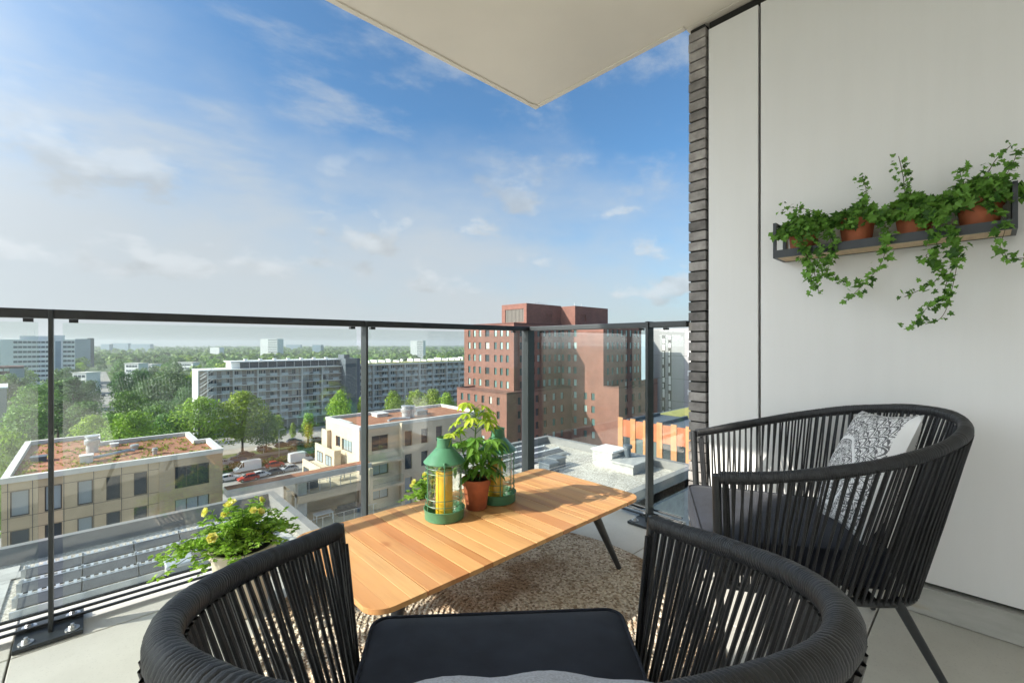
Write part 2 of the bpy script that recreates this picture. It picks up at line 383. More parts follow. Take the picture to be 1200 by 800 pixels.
M['hedge']=leafmat('hedge_leaf',(.025,.065,.015),(.07,.14,.03),.2,.6)
M['sedum_leaf']=leafmat('sedum_leaf',(.16,.19,.03),(.3,.3,.05),.2,.7)

def sedum_mat(name,a,b,cg):
    m,nt,p=nodes(name); co=coord(nt)
    col=ramp(nt,noise(nt,co,1.1,7,.65),[(.3,a),(.55,b),(.66,b),(.72,cg)])
    col=mixc(nt,1.0,col,ramp(nt,noise(nt,co,9,5),[(.3,(.7,.7,.7)),(.7,(1.25,1.25,1.25))]),'MULTIPLY')
    L(nt,col,p.inputs['Base Color']); p.inputs['Roughness'].default_value=.95
    L(nt,bump(nt,noise(nt,co,12,6),.5,.06),p.inputs['Normal']); return m
M['sedum']=sedum_mat('sedum_red',(.26,.1,.055),(.36,.165,.09),(.33,.3,.07))
M['sedum_green']=sedum_mat('sedum_green',(.2,.2,.05),(.32,.31,.09),(.16,.2,.05))
def ground_mat():
    m,nt,p=nodes('park_ground'); co=coord(nt)
    col=ramp(nt,noise(nt,co,.012,8,.6),[(.35,(.035,.07,.02)),(.5,(.075,.12,.035)),(.62,(.12,.15,.06)),(.75,(.2,.19,.14))])
    L(nt,col,p.inputs['Base Color']); p.inputs['Roughness'].default_value=.95; return m
M['ground']=ground_mat()
def carpaint(name,c):
    m,nt,p=nodes(name); p.inputs['Base Color'].default_value=(*c,1); p.inputs['Roughness'].default_value=.3
    p.inputs['Coat Weight'].default_value=.6; return m
M['car_white']=carpaint('car_white',(.72,.73,.74)); M['car_red']=carpaint('car_red',(.45,.035,.02))
M['car_grey']=carpaint('car_grey',(.1,.11,.12)); M['car_silver']=carpaint('car_silver',(.42,.44,.46)); M['car_blue']=carpaint('car_blue',(.06,.1,.2))
M['car_glass']=mat('car_glass',(.02,.025,.03),.08)
M['tyre']=mat('tyre',(.02,.02,.02),.9); M['rim']=mat('rim',(.4,.41,.42),.35,metal=.6)

# ================================================================= BALCONY
# floor: real slabs with open joints on a dark bed
b=MB(); b.box(-4,2.62,-1.3,2.60,-.3,-.03); bed=obj('floor_bed',b,M['concrete']); tag(bed,kind='structure')
b=MB()
xs=[-4,-2.2,-1.2,-.205,.79,1.79,2.43]; ys=[-1.3,-.62,.30,1.24,2.29,2.60]
for i in range(len(xs)-1):
    for j in range(len(ys)-1):
        x1=xs[i+1] if ys[j]<1.04 or xs[i+1]<2.43 else 2.62
        b.box(xs[i]+.003,x1-.003,ys[j]+.003,ys[j+1]-.003,-.028,0)
fl=obj('floor',b,M['floor'],bevel=.002); tag(fl,kind='structure')

# overhead slab
t=thing('overhead_slab','pale painted underside of the balcony slab overhead','balcony slab',(0,2.31,2.83))
b=MB(); b.box(-4,2.42,-1.3,2.31,2.836,3.1); b.box(2.42,2.95,-1.3,1.155,2.836,3.1); obj('slab',b,M['ceiling'],t,bevel=.004)
b=MB(); b.box(-4,2.372,2.278,2.31,2.826,2.836); b.box(2.388,2.42,1.15,2.262,2.826,2.836); b.box(2.36,2.42,2.268,2.31,2.8255,2.836); obj('drip_edge',b,M['ceiling'],t,bevel=.002)

# clad wall on the right
t=thing('clad_wall','white clad balcony wall with a thin dark vertical joint','wall',(2.43,0,0))
b=MB(); b.box(2.43,2.455,-1.3,.770,.125,2.775); obj('panel',b,M['white_wall'],t,bevel=.002)
b=MB(); b.box(2.43,2.455,.782,1.028,.125,2.775); obj('panel',b,M['white_wall'],t,bevel=.002)
b=MB(); b.box(2.46,2.60,-1.3,1.036,0,2.83); obj('backing',b,M['dark_gap'],t)
def skirt_mat():
    m,nt,p=nodes('stained_concrete'); co=coord(nt,(1,1.4,5))
    col=ramp(nt,noise(nt,co,2.6,6,.6),[(.3,(.36,.36,.33)),(.55,(.46,.46,.43)),(.72,(.42,.34,.2))])
    sp=ramp(nt,noise(nt,coord(nt),28,2),[(.72,(1,1,1)),(.78,(.25,.22,.2))])
    L(nt,mixc(nt,1.0,col,sp,'MULTIPLY'),p.inputs['Base Color']); p.inputs['Roughness'].default_value=.75; return m
M['skirt']=skirt_mat()
b=MB(); b.prism([(0,0)]*0 or [(2.405,-1.3),(2.46,-1.3),(2.46,1.03),(2.405,1.03)],.002,.112); obj('skirting',b,M['skirt'],t,bevel=.004)

# brick pier at its end: every brick modelled
M['pier_brick']=mat('pier_brick',(.27,.255,.245),.85,.35,16,bs=.5,bscale=60,island=.38)
t=thing('brick_pier','dark grey brick pier at the outer end of the clad wall','pier',(2.5,1.09,0))
b=MB(); b.box(2.448,2.98,1.056,1.135,-3.2,2.83); obj('mortar',b,M['dark_gap'],t)
b=MB(); z=-3.18; k=0
while z<2.77:
    off=0 if k%2 else -.105
    x=2.436+off
    while x<2.97:
        x0=max(x,2.436)+rnd.uniform(-.0015,.0015); x1=min(x+.2,2.985)
        if x1-x0>.03: b.box(x0,x1,1.046+rnd.uniform(0,.002),1.142+rnd.uniform(-.0012,.0012),z,z+.047+rnd.uniform(-.001,.001))
        x+=.21
    z+=.0555; k+=1
obj('brick_courses',b,M['pier_brick'],t,bevel=.0015)
# unseen left pier sized for its shadow, and the wall behind the viewer
b=MB(); b.box(-2.5,-2.2,1.42,2.272,-3,2.836); 
solid('shade_pier',b,M['pier_brick'],'unseen dark brick pier left of the view, sized to shade the near chair','pier',loc=(-2.35,1.85,0))
b=MB(); b.box(-4,2.43,-1.32,-1.14,.002,2.83); solid('rear_wall',b,M['white_wall'],'pale apartment wall behind the viewer','wall',loc=(0,-1.2,0))

b=MB(); b.box(-2.42,-2.24,1.43,3.75,3.45,6.4); b.box(-2.42,-2.24,1.43,2.27,2.838,3.45)  # added unseen fin, keeps the sun off the upper clad wall
solid('sun_block_fin',b,M['white_wall'],'added pale sun-blocking fin, unseen, up and left of the view','wall',loc=(-2.33,2.6,3.3))

# railing
t=thing('glass_railing','dark metal balcony railing with clear glass panes','railing',(1.1,2.4,0))
RX=2.44
b=MB(); b.box(-2.19,RX+.03,2.375,2.425,1.172,1.206); obj('handrail',b,M['black_metal'],t,bevel=.004)
b=MB(); b.box(RX-.025,RX+.025,1.145,2.372,1.172,1.206); obj('handrail',b,M['post_metal'],t,bevel=.004)
def hexnut(b,x,y,z,s=.011):
    b.lathe([(s*1.9,0),(s*1.9,.003),(.0001,.003)],(x,y,z),16); b.lathe([(s,.003),(s,.011),(s*.85,.013),(.0001,.013)],(x,y,z),6)
    b.lathe([(s*.5,.012),(s*.5,.02),(.0001,.021)],(x,y,z),10)
def post(x,y,along_y):
    w,d=(.0065,.034) if along_y else (.034,.009)
    b=MB(); b.box(x-w,x+w,y-d,y+d,.016,1.2035 if along_y else 1.21); p=obj('post',b,M['post_metal'],t,bevel=.002)
    b=MB(); 
    if along_y: b.box(x-.092,x+.088,y-.095,y+.1,.001,.016)
    else: b.box(x-.1,x+.095,y-.09,y+.09,.001,.016)
    pl=obj('base_plate',b,M['post_metal'],p,bevel=.002)
    for sx in(-.06,.058):
        for sy in(-.062,.062):
            b=MB(); hexnut(b,x+sx,y+sy,.016); obj('bolt',b,M['steel'],p)
for x in(-1.31,-.11,1.12): post(x,2.4,True)
b=MB(); b.box(RX-.04,RX+.03,2.37,2.44,.016,1.1725); p=obj('post',b,M['post_metal'],t,bevel=.002)
b=MB(); b.box(RX-.1,RX+.1,2.31,2.5,.001,.0155); obj('base_plate',b,M['post_metal'],p)
post(RX,1.385,False)
def pane(x0,x1,y0,y1):
    b=MB(); b.box(x0,x1,y0,y1,.075,1.158); obj('pane',b,M['glass'],t)
for x0,x1 in((-2.17,-1.345),(-1.28,-.145),(-.08,1.085),(1.155,RX-.065)): pane(x0,x1,2.425,2.437)
pane(RX+.036,RX+.048,1.19,2.34)
b=MB()
for z in(.018,.042,.066): b.box(-2.19,RX,2.424,2.438,z,z+.009)
obj('bottom_rail',b,M['black_metal'],t,bevel=.002)
b=MB()
for z in(.018,.042,.066): b.box(RX+.035,RX+.049,1.2,2.41,z,z+.009)
obj('bottom_rail',b,M['black_metal'],t,bevel=.002)
for x in(-.17,-.05,1.06,1.18,2.3): b=MB(); b.box(x-.013,x+.013,2.415,2.442,1.159,1.1715); obj('glass_clamp',b,M['black_metal'],t)
for y in(1.3,1.46,2.3): b=MB(); b.box(RX+.03,RX+.052,y-.013,y+.013,1.159,1.1715); obj('glass_clamp',b,M['black_metal'],t)

# round rug
b=MB(); n=96; Rr=.87; c=(1.15,1.36)
prof=[(.0001,.009),(Rr-.01,.011),(Rr,.006),(Rr,.0015)]
b.lathe(prof,(0,0,0),n)
rg=obj('rug',b,M['rug'],smooth=False); rg.location=(c[0],c[1],0); tag(rg,'round braided jute rug lying under the wooden table','rug')

# coffee table
X0,X1,Y0,Y1,ZT=.565,1.99,1.168,1.868,.324
t=thing('coffee_table','low orange wooden slatted coffee table with dark splayed legs','table',(1.28,1.52,0))
RC=.075
def inset(x):
    e=min(x-X0,X1-x)
    return 0 if e>=RC else RC-math.sqrt(max(0,RC*RC-(RC-e)**2))
b=MB(); edges=[X0,.748,.910,1.07,1.23,1.387,1.543,1.70,1.857,X1]
for i in range(len(edges)-1):
    a,c=edges[i]+.0018,edges[i+1]-.0018; ns=rnd.choice([2,3,3,4]); cuts=[a]+sorted(a+(c-a)*(k+rnd.uniform(-.18,.18))/ns for k in range(1,ns))+[c]
    for q in range(ns):
        u,v=cuts[q]+.0002,cuts[q+1]-.0002; m=8 if (i in(0,8)) else 1
        xsn=[u+(v-u)*k/m for k in range(m+1)]
        poly=[(x,Y0+inset(x)) for x in xsn]+[(x,Y1-inset(x)) for x in reversed(xsn)]
        b.prism(poly,ZT-.017,ZT+rnd.uniform(-.0003,.0003))
obj('tabletop',b,M['wood'],t,bevel=.0012)
b=MB()
for y in(1.28,1.75): b.box(X0+.16,X1-.16,y-.025,y+.025,ZT-.042,ZT-.0175)
for x in(.87,1.69): b.box(x-.025,x+.025,1.306,1.724,ZT-.041,ZT-.0175)
obj('underframe',b,M['black_metal'],t)
for xt,xb in((1.685,1.825),(.70,.585)):
    for yt,yb in((1.24,1.195),(1.79,1.84)):
        b=MB(); b.tube([(xt,yt,ZT-.019),(xb,yb,.013)],[.0215,.0115],16); obj('leg',b,M['black_metal'],t,smooth=True)

# lanterns and candles
def lantern(loc,label):
    t=thing('lantern',label,'lantern',loc,rnd.uniform(0,1))
    b=MB(); b.lathe([(.0001,0),(.081,0),(.085,.003),(.0865,.038),(.0895,.045),(.087,.046),(.084,.04),(.082,.006),(.0001,.006)],n=48); obj('tray',b,M['green_paint'],t,True,True)
    b=MB(); b.lathe([(.0885,.241),(.09,.244),(.039,.3),(.034,.303),(.0315,.336),(.034,.345),(.0325,.347),(.0298,.342),(.0298,.303),(.037,.296),(.084,.247)],n=48); obj('lid',b,M['green_paint'],t,True,True)
    b=MB()
    for z in(.066,.094,.203,.224): b.tube([(.081*math.cos(q*PI/24),.081*math.sin(q*PI/24),z) for q in range(49)],.0015,6,False)
    for k in range(6):
        q=k*PI/3; x,y=.0815*math.cos(q),.0815*math.sin(q); b.tube([(x,y,.02),(x,y,.25)],.0022,6)
        if k%3==0: b.tube([(x*1.04,y*1.04,.236),(x*1.04,y*1.04,.256)],.006,8)
    obj('wire_cage',b,M['green_paint'],t,True,True)
    b=MB(); b.lathe([(.07,.0065),(.07,.24),(.0685,.24),(.0685,.0065)],n=48); obj('glass_cylinder',b,M['lantern_glass'],t,True,True)
    return t
L1=(1.118,1.615,ZT+.0008); L2=(1.425,1.612,ZT+.0008)
lantern(L1,'green metal lantern nearest the viewer on the wooden table')
lantern(L2,'green metal lantern half hidden behind the potted plant')
def candle(loc,label):
    b=MB(); b.lathe([(.0001,0),(.036,0),(.0365,.003),(.0362,.19),(.034,.197),(.02,.1945),(.0001,.193)],n=40)
    t=thing('candle',label,'candle',loc); obj('wax_body',b,M['wax'],t,True,True)
    b=MB(); b.tube([(0,0,.192),(.001,0,.2),(.003,.001,.207)],.0013,6); obj('wick',b,M['wick'],t,False,True)
candle((L1[0]-.004,L1[1]-.004,ZT+.007),'thick yellow candle inside the front green lantern')
candle((L2[0]-.012,L2[1]+.004,ZT+.007),'thick yellow candle inside the lantern behind the plant')

# potted plant between the lanterns
def rv(r=rnd): 
    while 1:
        v=Vector((r.uniform(-1,1),r.uniform(-1,1),r.uniform(-1,1)))
        if .01<v.length<1: return v.normalized()
pp=(1.288,1.606,ZT+.0008)
t=thing('potted_plant','leafy green plant in a terracotta pot between the two lanterns','plant',pp)
b=MB(); b.lathe([(.0001,0),(.046,0),(.0475,.002),(.06,.108),(.0655,.109),(.0675,.137),(.0655,.139),(.061,.137),(.057,.112),(.0001,.112)],n=44); obj('pot',b,M['terracotta'],t,True,True)
b=MB(); b.lathe([(.06,.121),(.04,.124),(.0001,.126)],n=24); obj('soil',b,M['soil'],t,True,True)
r=random.Random(11)
st=MB(); lo=MB(); hi=MB()
stems=[[(.01,-.01,.12),(.045,-.012,.22),(.075,-.02,.33)],[(0,0,.12),(.004,.0,.2),(-.006,.004,.3),(.0,.0,.40),(-.01,.006,.46)],[(.01,-.01,.12),(.03,-.02,.22),(.05,-.03,.31)],[(-.015,.01,.12),(-.04,.02,.2),(-.06,.03,.28),(-.075,.03,.36)]]
for s in stems: st.tube(s,[.005-.0032*i/(len(s)-1) for i in range(len(s))],8)
def palmate(p,az,tilt,n,ln,mb):
    out=Vector((math.cos(az),math.sin(az),tilt)); 
    pet=r.uniform(.045,.105); e=Vector(p)+out.normalized()*pet+Vector((0,0,-.01))
    st.tube([p,Vector(p)+out.normalized()*pet*.6+Vector((0,0,.006)),e],[.0018,.0014,.001],5)
    up=(Vector((0,0,1))+out*.35+rv(r)*.2).normalized()
    fw=(out-up*out.dot(up)).normalized(); sd=up.cross(fw)
    for k in range(n):
        a=(k-(n-1)/2)*(4.2/n)+r.uniform(-.1,.1); d=fw*math.cos(a)+sd*math.sin(a)-up*r.uniform(.05,.35)
        l=ln*r.uniform(.75,1.1)*(1-.12*abs(k-(n-1)/2)); mb.leaf(e,d,up,l,l*.42,.12,.2)
def node(s,f):
    k=f*(len(s)-1); i=min(int(k),len(s)-2); return Vector(s[i]).lerp(Vector(s[i+1]),k-i)
for s,n0 in((stems[1],28),(stems[2],11),(stems[3],14),(stems[0],9)):
    for k in range(n0):
        f=.22+.78*k/(n0-1); p=node(s,f); az=k*2.4+r.uniform(-.4,.4)
        zz=p.z
        if zz>.33: palmate(p,az,r.uniform(.2,.75),r.choice([5,6,6]),r.uniform(.055,.078),hi)
        else: palmate(p,az,r.uniform(-.1,.5),r.choice([4,5,5]),r.uniform(.06,.085),lo)
for k in range(8):   # broad leaves over the rim
    a=k*.8+r.uniform(-.2,.2); p=(.03*math.cos(a),.03*math.sin(a),.15+r.uniform(0,.04)); d=(math.cos(a),math.sin(a),r.uniform(-.5,.2))
    lo.leaf(p,d,(0,0,1),r.uniform(.06,.085),r.uniform(.035,.048),.12,.3)
obj('stem',st,M['green_stem'],t,True,True); obj('foliage',lo,M['plant_low'],t,False,True); obj('young_foliage',hi,M['plant_top'],t,False,True)

# rose bushes in beige pots
def rose_bush(loc,label,seed,spread=.2,ht=.2,nst=70,nfl=13,lean=(0,0),scale=1):
    r=random.Random(seed); t=thing('rose_bush',label,'plant',loc)
    b=MB(); b.lathe([(.0001,0),(.082,0),(.085,.004),(.112,.235),(.12,.238),(.122,.262),(.118,.264),(.106,.26),(.104,.24),(.0001,.24)],n=44); obj('pot',b,M['beige_pot'],t,True,True)
    b=MB(); b.lathe([(.108,.247),(.05,.254),(.0001,.256)],n=24); obj('soil',b,M['soil'],t,True,True)
    st=MB(); lf=MB(); tips=[]
    for k in range(nst):
        a=r.uniform(0,2*PI); q=math.sqrt(r.random()); R_=spread*q
        x,y=lean[0]*q+R_*math.cos(a)*1.25,lean[1]*q+R_*math.sin(a)*.75
        zz=.27+ht*(1-.85*q*q)*r.uniform(.45,1.0)-.05*q**3
        p0=Vector((x*.25,y*.25,.25)); p2=Vector((x,y,zz)); p1=p0.lerp(p2,.5)+Vector((0,0,.04))
        pts=[p0,p1,p2]; st.tube(pts,[.0018,.0014,.0008],4,False); tips.append(p2)
        for j in range(15):
            f=.25+.75*j/14; p=p0.lerp(p1,f*2) if f<.5 else p1.lerp(p2,f*2-1)
            d=rv(r); d.z=abs(d.z)*.5-.05
            for m in(-1,0,1):
                dd=(d+d.cross(Vector((0,0,1)))*m*.9); up=Vector((0,0,1))+rv(r)*.5
                l=r.uniform(.017,.03)*scale; lf.leaf(p+d*.008,dd,up,l,l*.66,.12,.2)
    obj('stem',st,M['green_stem'],t,True,True); obj('foliage',lf,M['rose_leaf'],t,False,True)
    tips.sort(key=lambda p:-(p.z+1.0*math.hypot(p.x,p.y)*.35+r.uniform(0,.12)))
    for p in tips[:nfl]:
        b=MB(); up=(Vector((p.x,p.y-.05,.12))+rv(r)*.08).normalized(); a=up.cross(Vector((.2,.5,.1))).normalized(); c=up.cross(a)
        s=r.uniform(.7,1.15)
        for ring,(n,rad,open_) in enumerate(((6,.019,.95),(5,.014,.45),(4,.008,.1))):
            for k in range(n):
                q=2*PI*k/n+ring*.6; o=a*math.cos(q)+c*math.sin(q)
                b.leaf(p+up*.003*ring,(o*open_+up*(1.1-open_*.7)),(up-o*.5),rad*1.25*s,rad*1.5*s,.3,-.12)
        obj('flower',b,M['rose'],t,True,True)
    return t
rose_bush((.45,2.07,.001),'yellow rose bush in a beige pot behind the nearest chair',3,.225,.18,88,9,(-.05,-.02),.8)
rb=rose_bush((1.40,2.12,.001),'yellow rose bush on the floor behind the table, beside the front lantern',8,.15,.2,50,7,(-.09,0),.9); rb.scale=(.82,.82,.84)

# wall planter with ivy
t=thing('wall_planter','long dark metal wall planter with a pale wooden base','planter',(2.35,.3,1.47))
PX0,PX1,PY0,PY1,PZ0,PZ1=2.272,2.428,-.075,.668,1.468,1.628
b=MB(); w=.0125
for y in(PY0,PY1-w):
    for x in(PX0,PX1-w): b.box(x,x+w,y,y+w,PZ0,PZ1)
    for z in(PZ0,PZ1-w): b.box(PX0+w,PX1-w,y,y+w,z,z+w)
for x in(PX0,PX1-w):
    b.box(x,x+w,PY0+w,PY1-w,PZ0,PZ0+w)
b.box(PX1-w,PX1,PY0+w,PY1-w,PZ1-w,PZ1)
b.box(PX0,PX0+.004,PY0+w,PY1-w,PZ0+w,PZ0+.034)
b.box(PX0+w,PX1-w,PY0+.001,PY0+.004,PZ0+w,PZ1-w)
obj('frame',b,M['shelf_metal'],t)
b=MB(); b.box(PX0+w+.001,PX1-w-.001,PY0+w+.001,PY1-w-.001,PZ0+.001,PZ0+.0115); obj('board',b,M['plywood'],t)
def path_len(pts,step):
    pts=[Vector(p) for p in pts]; out=[]
    # catmull-rom resample
    P=[pts[0]*2-pts[1]]+pts+[pts[-1]*2-pts[-2]]
    for i in range(1,len(P)-2):
        n=max(2,int((P[i+1]-P[i]).length/step))
        for k in range(n):
            u=k/n; a,b_,c,d=P[i-1],P[i],P[i+1],P[i+2]
            out.append(.5*((2*b_)+(c-a)*u+(2*a-5*b_+4*c-d)*u*u+(3*b_-a-3*c+d)*u**3))
    out.append(pts[-1]); return out
def ivy_pot(y,label,vines,seed,mound=70,mr=.1,up=.09):
    r=random.Random(seed); loc=(2.345,y,PZ0+.0125)
    t=thing('ivy_pot',label,'plant',loc)
    b=MB(); b.lathe([(.0001,0),(.047,0),(.058,.09),(.063,.091),(.065,.118),(.062,.12),(.057,.116),(.0001,.1)],n=40); obj('pot',b,M['terracotta'],t,True,True)
    st=MB(); lf=MB(); base=Vector((0,0,.105))
    def lf_at(p,s):
        d=rv(r); d.x-=.45; d.z-=.25; nm=Vector((-.8,0,.55))+rv(r)*.6
        lf.ivy(p,d,nm,s*r.choice([.6,.85,1,1,1.25]))
    for k in range(int(mound*1.5)):
        a=r.uniform(0,2*PI); q=r.random()**.6
        e=Vector((mr*.8*q*math.cos(a)-.03,mr*q*math.sin(a)*1.15,.095+(up+.02)*(1-q*.6)*r.random()-.035*max(0,-math.cos(a))*q))
        if e.x>.068: e.x=.05
        m=base.lerp(e,.5)+Vector((0,0,.03)); st.tube([base,m,e],[.0014,.0011,.0007],4,False)
        for f in(.35,.55,.72,.86,1): lf_at(base.lerp(m,f*2) if f<.5 else m.lerp(e,f*2-1),r.uniform(.02,.038))
    for pts,dens,sz in vines:
        pts=[Vector(p)-Vector(loc) for p in pts]
        pp_=path_len([base]+pts,.008)
        st.tube(pp_,.0012,4,False)
        for i,p in enumerate(pp_):
            f=i/len(pp_)
            for _ in range(dens if r.random()<.75 else dens-1):
                if f>.93 and r.random()<.3: continue
                o=rv(r)*r.uniform(.004,.03); o.x=-abs(o.x)
                lf_at(p+o,sz*r.uniform(.6,1.1)*(1-.35*f))
    obj('vine',st,M['stem'],t,False,True); obj('foliage',lf,M['ivy'],t,False,True)
def V(X,*pp): return [on_x(px,py,X) for px,py in pp]
ivy_pot(.565,'ivy pot at the left end of the wall planter, densely trailing',[
  (V(2.262,(938,268),(945,300),(950,325),(955,338)),3,.034),(V(2.255,(950,262),(962,295),(968,318),(990,330),(996,331)),3,.03),(V(2.26,(930,258),(941,290),(952,312),(960,345)),2,.03),(V(2.265,(962,255),(975,290),(970,310)),3,.034),(V(2.27,(955,250),(925,243),(915,250)),2,.026)],21,85,.105,.06)
ivy_pot(.372,'second ivy pot from the left in the wall planter, one thin hanging vine',[
  (V(2.258,(1025,250),(1040,272),(1036,300),(1026,318),(1010,335),(988,356)),2,.036),(V(2.28,(1015,225),(1008,208),(1012,210)),3,.03)],22,60,.09,.075)
ivy_pot(.19,'third ivy pot of the wall planter, with the longest hanging vine',[
  (V(2.255,(1095,250),(1118,275),(1120,300),(1108,335),(1105,350),(1085,362),(1070,380),(1059,386)),2,.036),
  (V(2.25,(1100,255),(1122,290),(1114,345),(1103,372),(1084,380)),1,.03),(V(2.26,(1090,262),(1098,290),(1085,300),(1105,310),(1095,330),(1060,348)),2,.034),
  (V(2.29,(1062,232),(1058,205),(1053,183)),2,.026),(V(2.29,(1068,230),(1060,200),(1062,192)),2,.024)],23,75,.1,.085)
ivy_pot(.015,'ivy pot at the right end of the wall planter with upright sprays',[
  (V(2.25,(1160,240),(1178,262),(1172,290),(1180,303),(1200,302)),2,.036),(V(2.28,(1150,222),(1165,190),(1185,170)),2,.028),(V(2.28,(1165,225),(1185,195),(1192,178)),3,.03),(V(2.28,(1135,225),(1125,200),(1140,195)),2,.03)],24,90,.11,.1)

# rope armchairs ------------------------------------------------------------
CW,CL,CN,CK,CZA,CZB=.3625,.748,1.93,.735,.66,.84
def rail_pt(a):
    c,s=math.cos(a),math.sin(a); s=max(0,s)
    x=-CW*math.copysign(abs(c)**(2/CN),c); q=s**(2/CN)
    return Vector((x*(1+CK*q),-CL*q,CZA+(CZB-CZA)*q**1.2))
def seat_pt(a):
    c,s=math.cos(a),max(0,math.sin(a)); q=s**(2/4.6)
    return Vector((-.308*math.copysign(abs(c)**(2/4.6),c),-.015-.575*q,.30))
def arc(fn,n):
    raw=[fn(PI*i/2000) for i in range(2001)]; ln=[0]
    for i in range(1,2001): ln.append(ln[-1]+(raw[i]-raw[i-1]).length)
    out=[]; j=0
    for k in range(n):
        T=ln[-1]*k/(n-1)
        while j<1999 and ln[j+1]<T: j+=1
        u=(T-ln[j])/max(1e-9,ln[j+1]-ln[j]); out.append(raw[j].lerp(raw[j+1],u))
    return out
def make_chair(label,pose,widen=.735):
    global CK
    CK=widen
    t=thing('rope_armchair',label,'armchair',(pose[0],pose[1],0),pose[2],'rope armchairs around the coffee table')
    # top rail wrapped in rope: rippled tube
    r=random.Random(5); n=2100; pts=arc(rail_pt,n)
    rad=[]; ph=0
    for i in range(n):
        ph+=2*PI/6.4*(1+.3*math.sin(i*.007)+.25*math.sin(i*.06)); rad.append(.0162+.0013*abs(math.sin(ph/2))**.6+.0006*math.sin(i*.027)+.0004*math.sin(i*.017+1)+.0004*math.sin(i*.17)*r.random())
    b=MB(); b.tube(pts,rad,14,True,1.08); obj('top_rail',b,M['rope'],t,True,True)
    # posts and legs
    for s in(-1,1):
        b=MB(); b.tube([(s*.366,.012,.668),(s*.334,.002,.38),(s*.300,-.018,.006)],[.0135,.0135,.0095],14); obj('leg',b,M['black_metal'],t,True,True)
        b=MB(); b.tube([(s*.272,-.495,.312),(s*.262,-.655,.006)],[.0145,.0095],14); obj('leg',b,M['black_metal'],t,True,True)
    b=MB(); b.tube([seat_pt(PI*i/120) for i in range(121)],.0125,10); b.tube([(-.305,-.02,.30),(.305,-.02,.30)],.0125,10)
    for y in(-.15,-.28,-.41): b.box(-.29,.29,y-.03,y+.03,.303,.312)
    for s in(-.62,.62,): b.tube([rail_pt(PI/2+s),seat_pt(PI/2+s)],.009,8)
    obj('seat_frame',b,M['black_metal'],t,True,True)
    # ropes: two crossing strands per station
    b=MB(); K=80; tp=arc(rail_pt,K*2+1); bp=arc(seat_pt,K*2+1)
    for k in range(K):
        i=2*k+1
        for sgn in(-1,1):
            j=min(max(i+sgn*1,0),2*K); 
            a=tp[i].lerp(tp[min(max(i+sgn,0),2*K)],.35); c=bp[j]
            cen=Vector((0,-.35,a.z)); o=(a-cen); o.z=0; o.normalize()
            off=o*(.015*sgn)
            cen2=Vector((0,-.3,c.z)); o2=(c-cen2); o2.z=0; o2.normalize()
            A=a+off+Vector((0,0,-.012)); B=c+o2*(.011*sgn)
            mid=A.lerp(B,.5)+rv(r)*.0035
            b.tube([A,mid,B],.0039,6,False)
    # wraps around the front posts
    for s in(-1,1):
        for k in range(3):
            b.tube([(s*(.352-k*.008),-.012-k*.006,.64),(s*(.31-k*.006),-.03-k*.006,.31)],.0043,6,False)
    obj('rope_back',b,M['rope'],t,True,True)
    # seat cushion with piping
    b=MB(); pr=[]
    W,D0,D1,z0,z1,rc=.292,-.50,.045,.318,.44,.035
    def loop(ins,z):
        o=[]; w=W-ins; y0=D0+ins; y1=D1-ins; 
        for cx,cy,a0 in((w-rc,y1-rc,0),(-(w-rc),y1-rc,PI/2),(-(w-rc)*.86,y0+rc,PI),((w-rc)*.86,y0+rc,3*PI/2)):
            for k in range(7):
                a=a0+PI/2*k/6; o.append((cx+rc*math.cos(a),cy+rc*math.sin(a),z))
        return o
    lv=[(.03,z0),(.006,z0+.006),(0,z0+.02),(0,z1-.018),(.004,z1-.006),(.014,z1-.001),(.05,z1+.003),(.12,z1+.008),(.2,z1+.011)]
    vs=[]; 
    for ins,z in lv: vs+=loop(ins,z)
    m=28; fs=[(i*m+j,i*m+(j+1)%m,(i+1)*m+(j+1)%m,(i+1)*m+j) for i in range(len(lv)-1) for j in range(m)]
    fs+=[tuple(range(m-1,-1,-1)),tuple((len(lv)-1)*m+j for j in range(m))]
    b.add(vs,fs); cu=obj('seat_cushion',b,M['cushion'],t,True,True)
    b=MB()
    for z in(z1-.004,z0+.012): p=loop(.002,z); b.tube(p+[p[0]],.0038,8,False)
    obj('piping',b,M['cushion'],cu,True,True)
    return t
C1=(.680,.764,-.694); C2=(1.7489,.7499,.5193)
make_chair('black rope armchair nearest the viewer, facing the table',C1,.675)
make_chair('black rope armchair against the white wall, partly in sunlight',C2)
def pillow(name,label,mat_,pose,lx,ly,lz,tilt,roll,yaw,sz=.42,th=.13,sx=1):
    b=MB(); n=22; vs=[]
    def pt(u,v,s):
        e=(1-u*u)*(1-v*v); pin=1-.06*(1-abs(u)**2)*0-.07*((1-u*u)*v*v+(1-v*v)*u*u)
        return (u*sz/2*sx*pin,s*th/2*e**.42 if e>0 else 0,v*sz/2*pin)
    for s in(-1,1):
        for i in range(n+1):
            for j in range(n+1):
                x,y,z=pt(-1+2*i/n,-1+2*j/n,s)
                y+=.004*math.sin(i*.9+j*.4)*(0 if i in(0,n) or j in(0,n) else 1)
                vs.append((x,y,z))
    fs=[]; k=(n+1)**2
    for i in range(n):
        for j in range(n):
            a=i*(n+1)+j; fs.append((a,a+n+1,a+n+2,a+1)); fs.append((k+a,k+a+1,k+a+n+2,k+a+n+1))
    b.add(vs,fs); o=obj(name,b,mat_,None,True)
    x,y,a=pose; c,s=math.cos(a),math.sin(a)
    o.matrix_world=Matrix.Translation((x+c*lx-s*ly,y+s*lx+c*ly,lz))@Matrix.Rotation(a+yaw,4,'Z')@Matrix.Rotation(tilt,4,'X')@Matrix.Rotation(roll,4,'Y')
    return tag(o,label,'cushion')
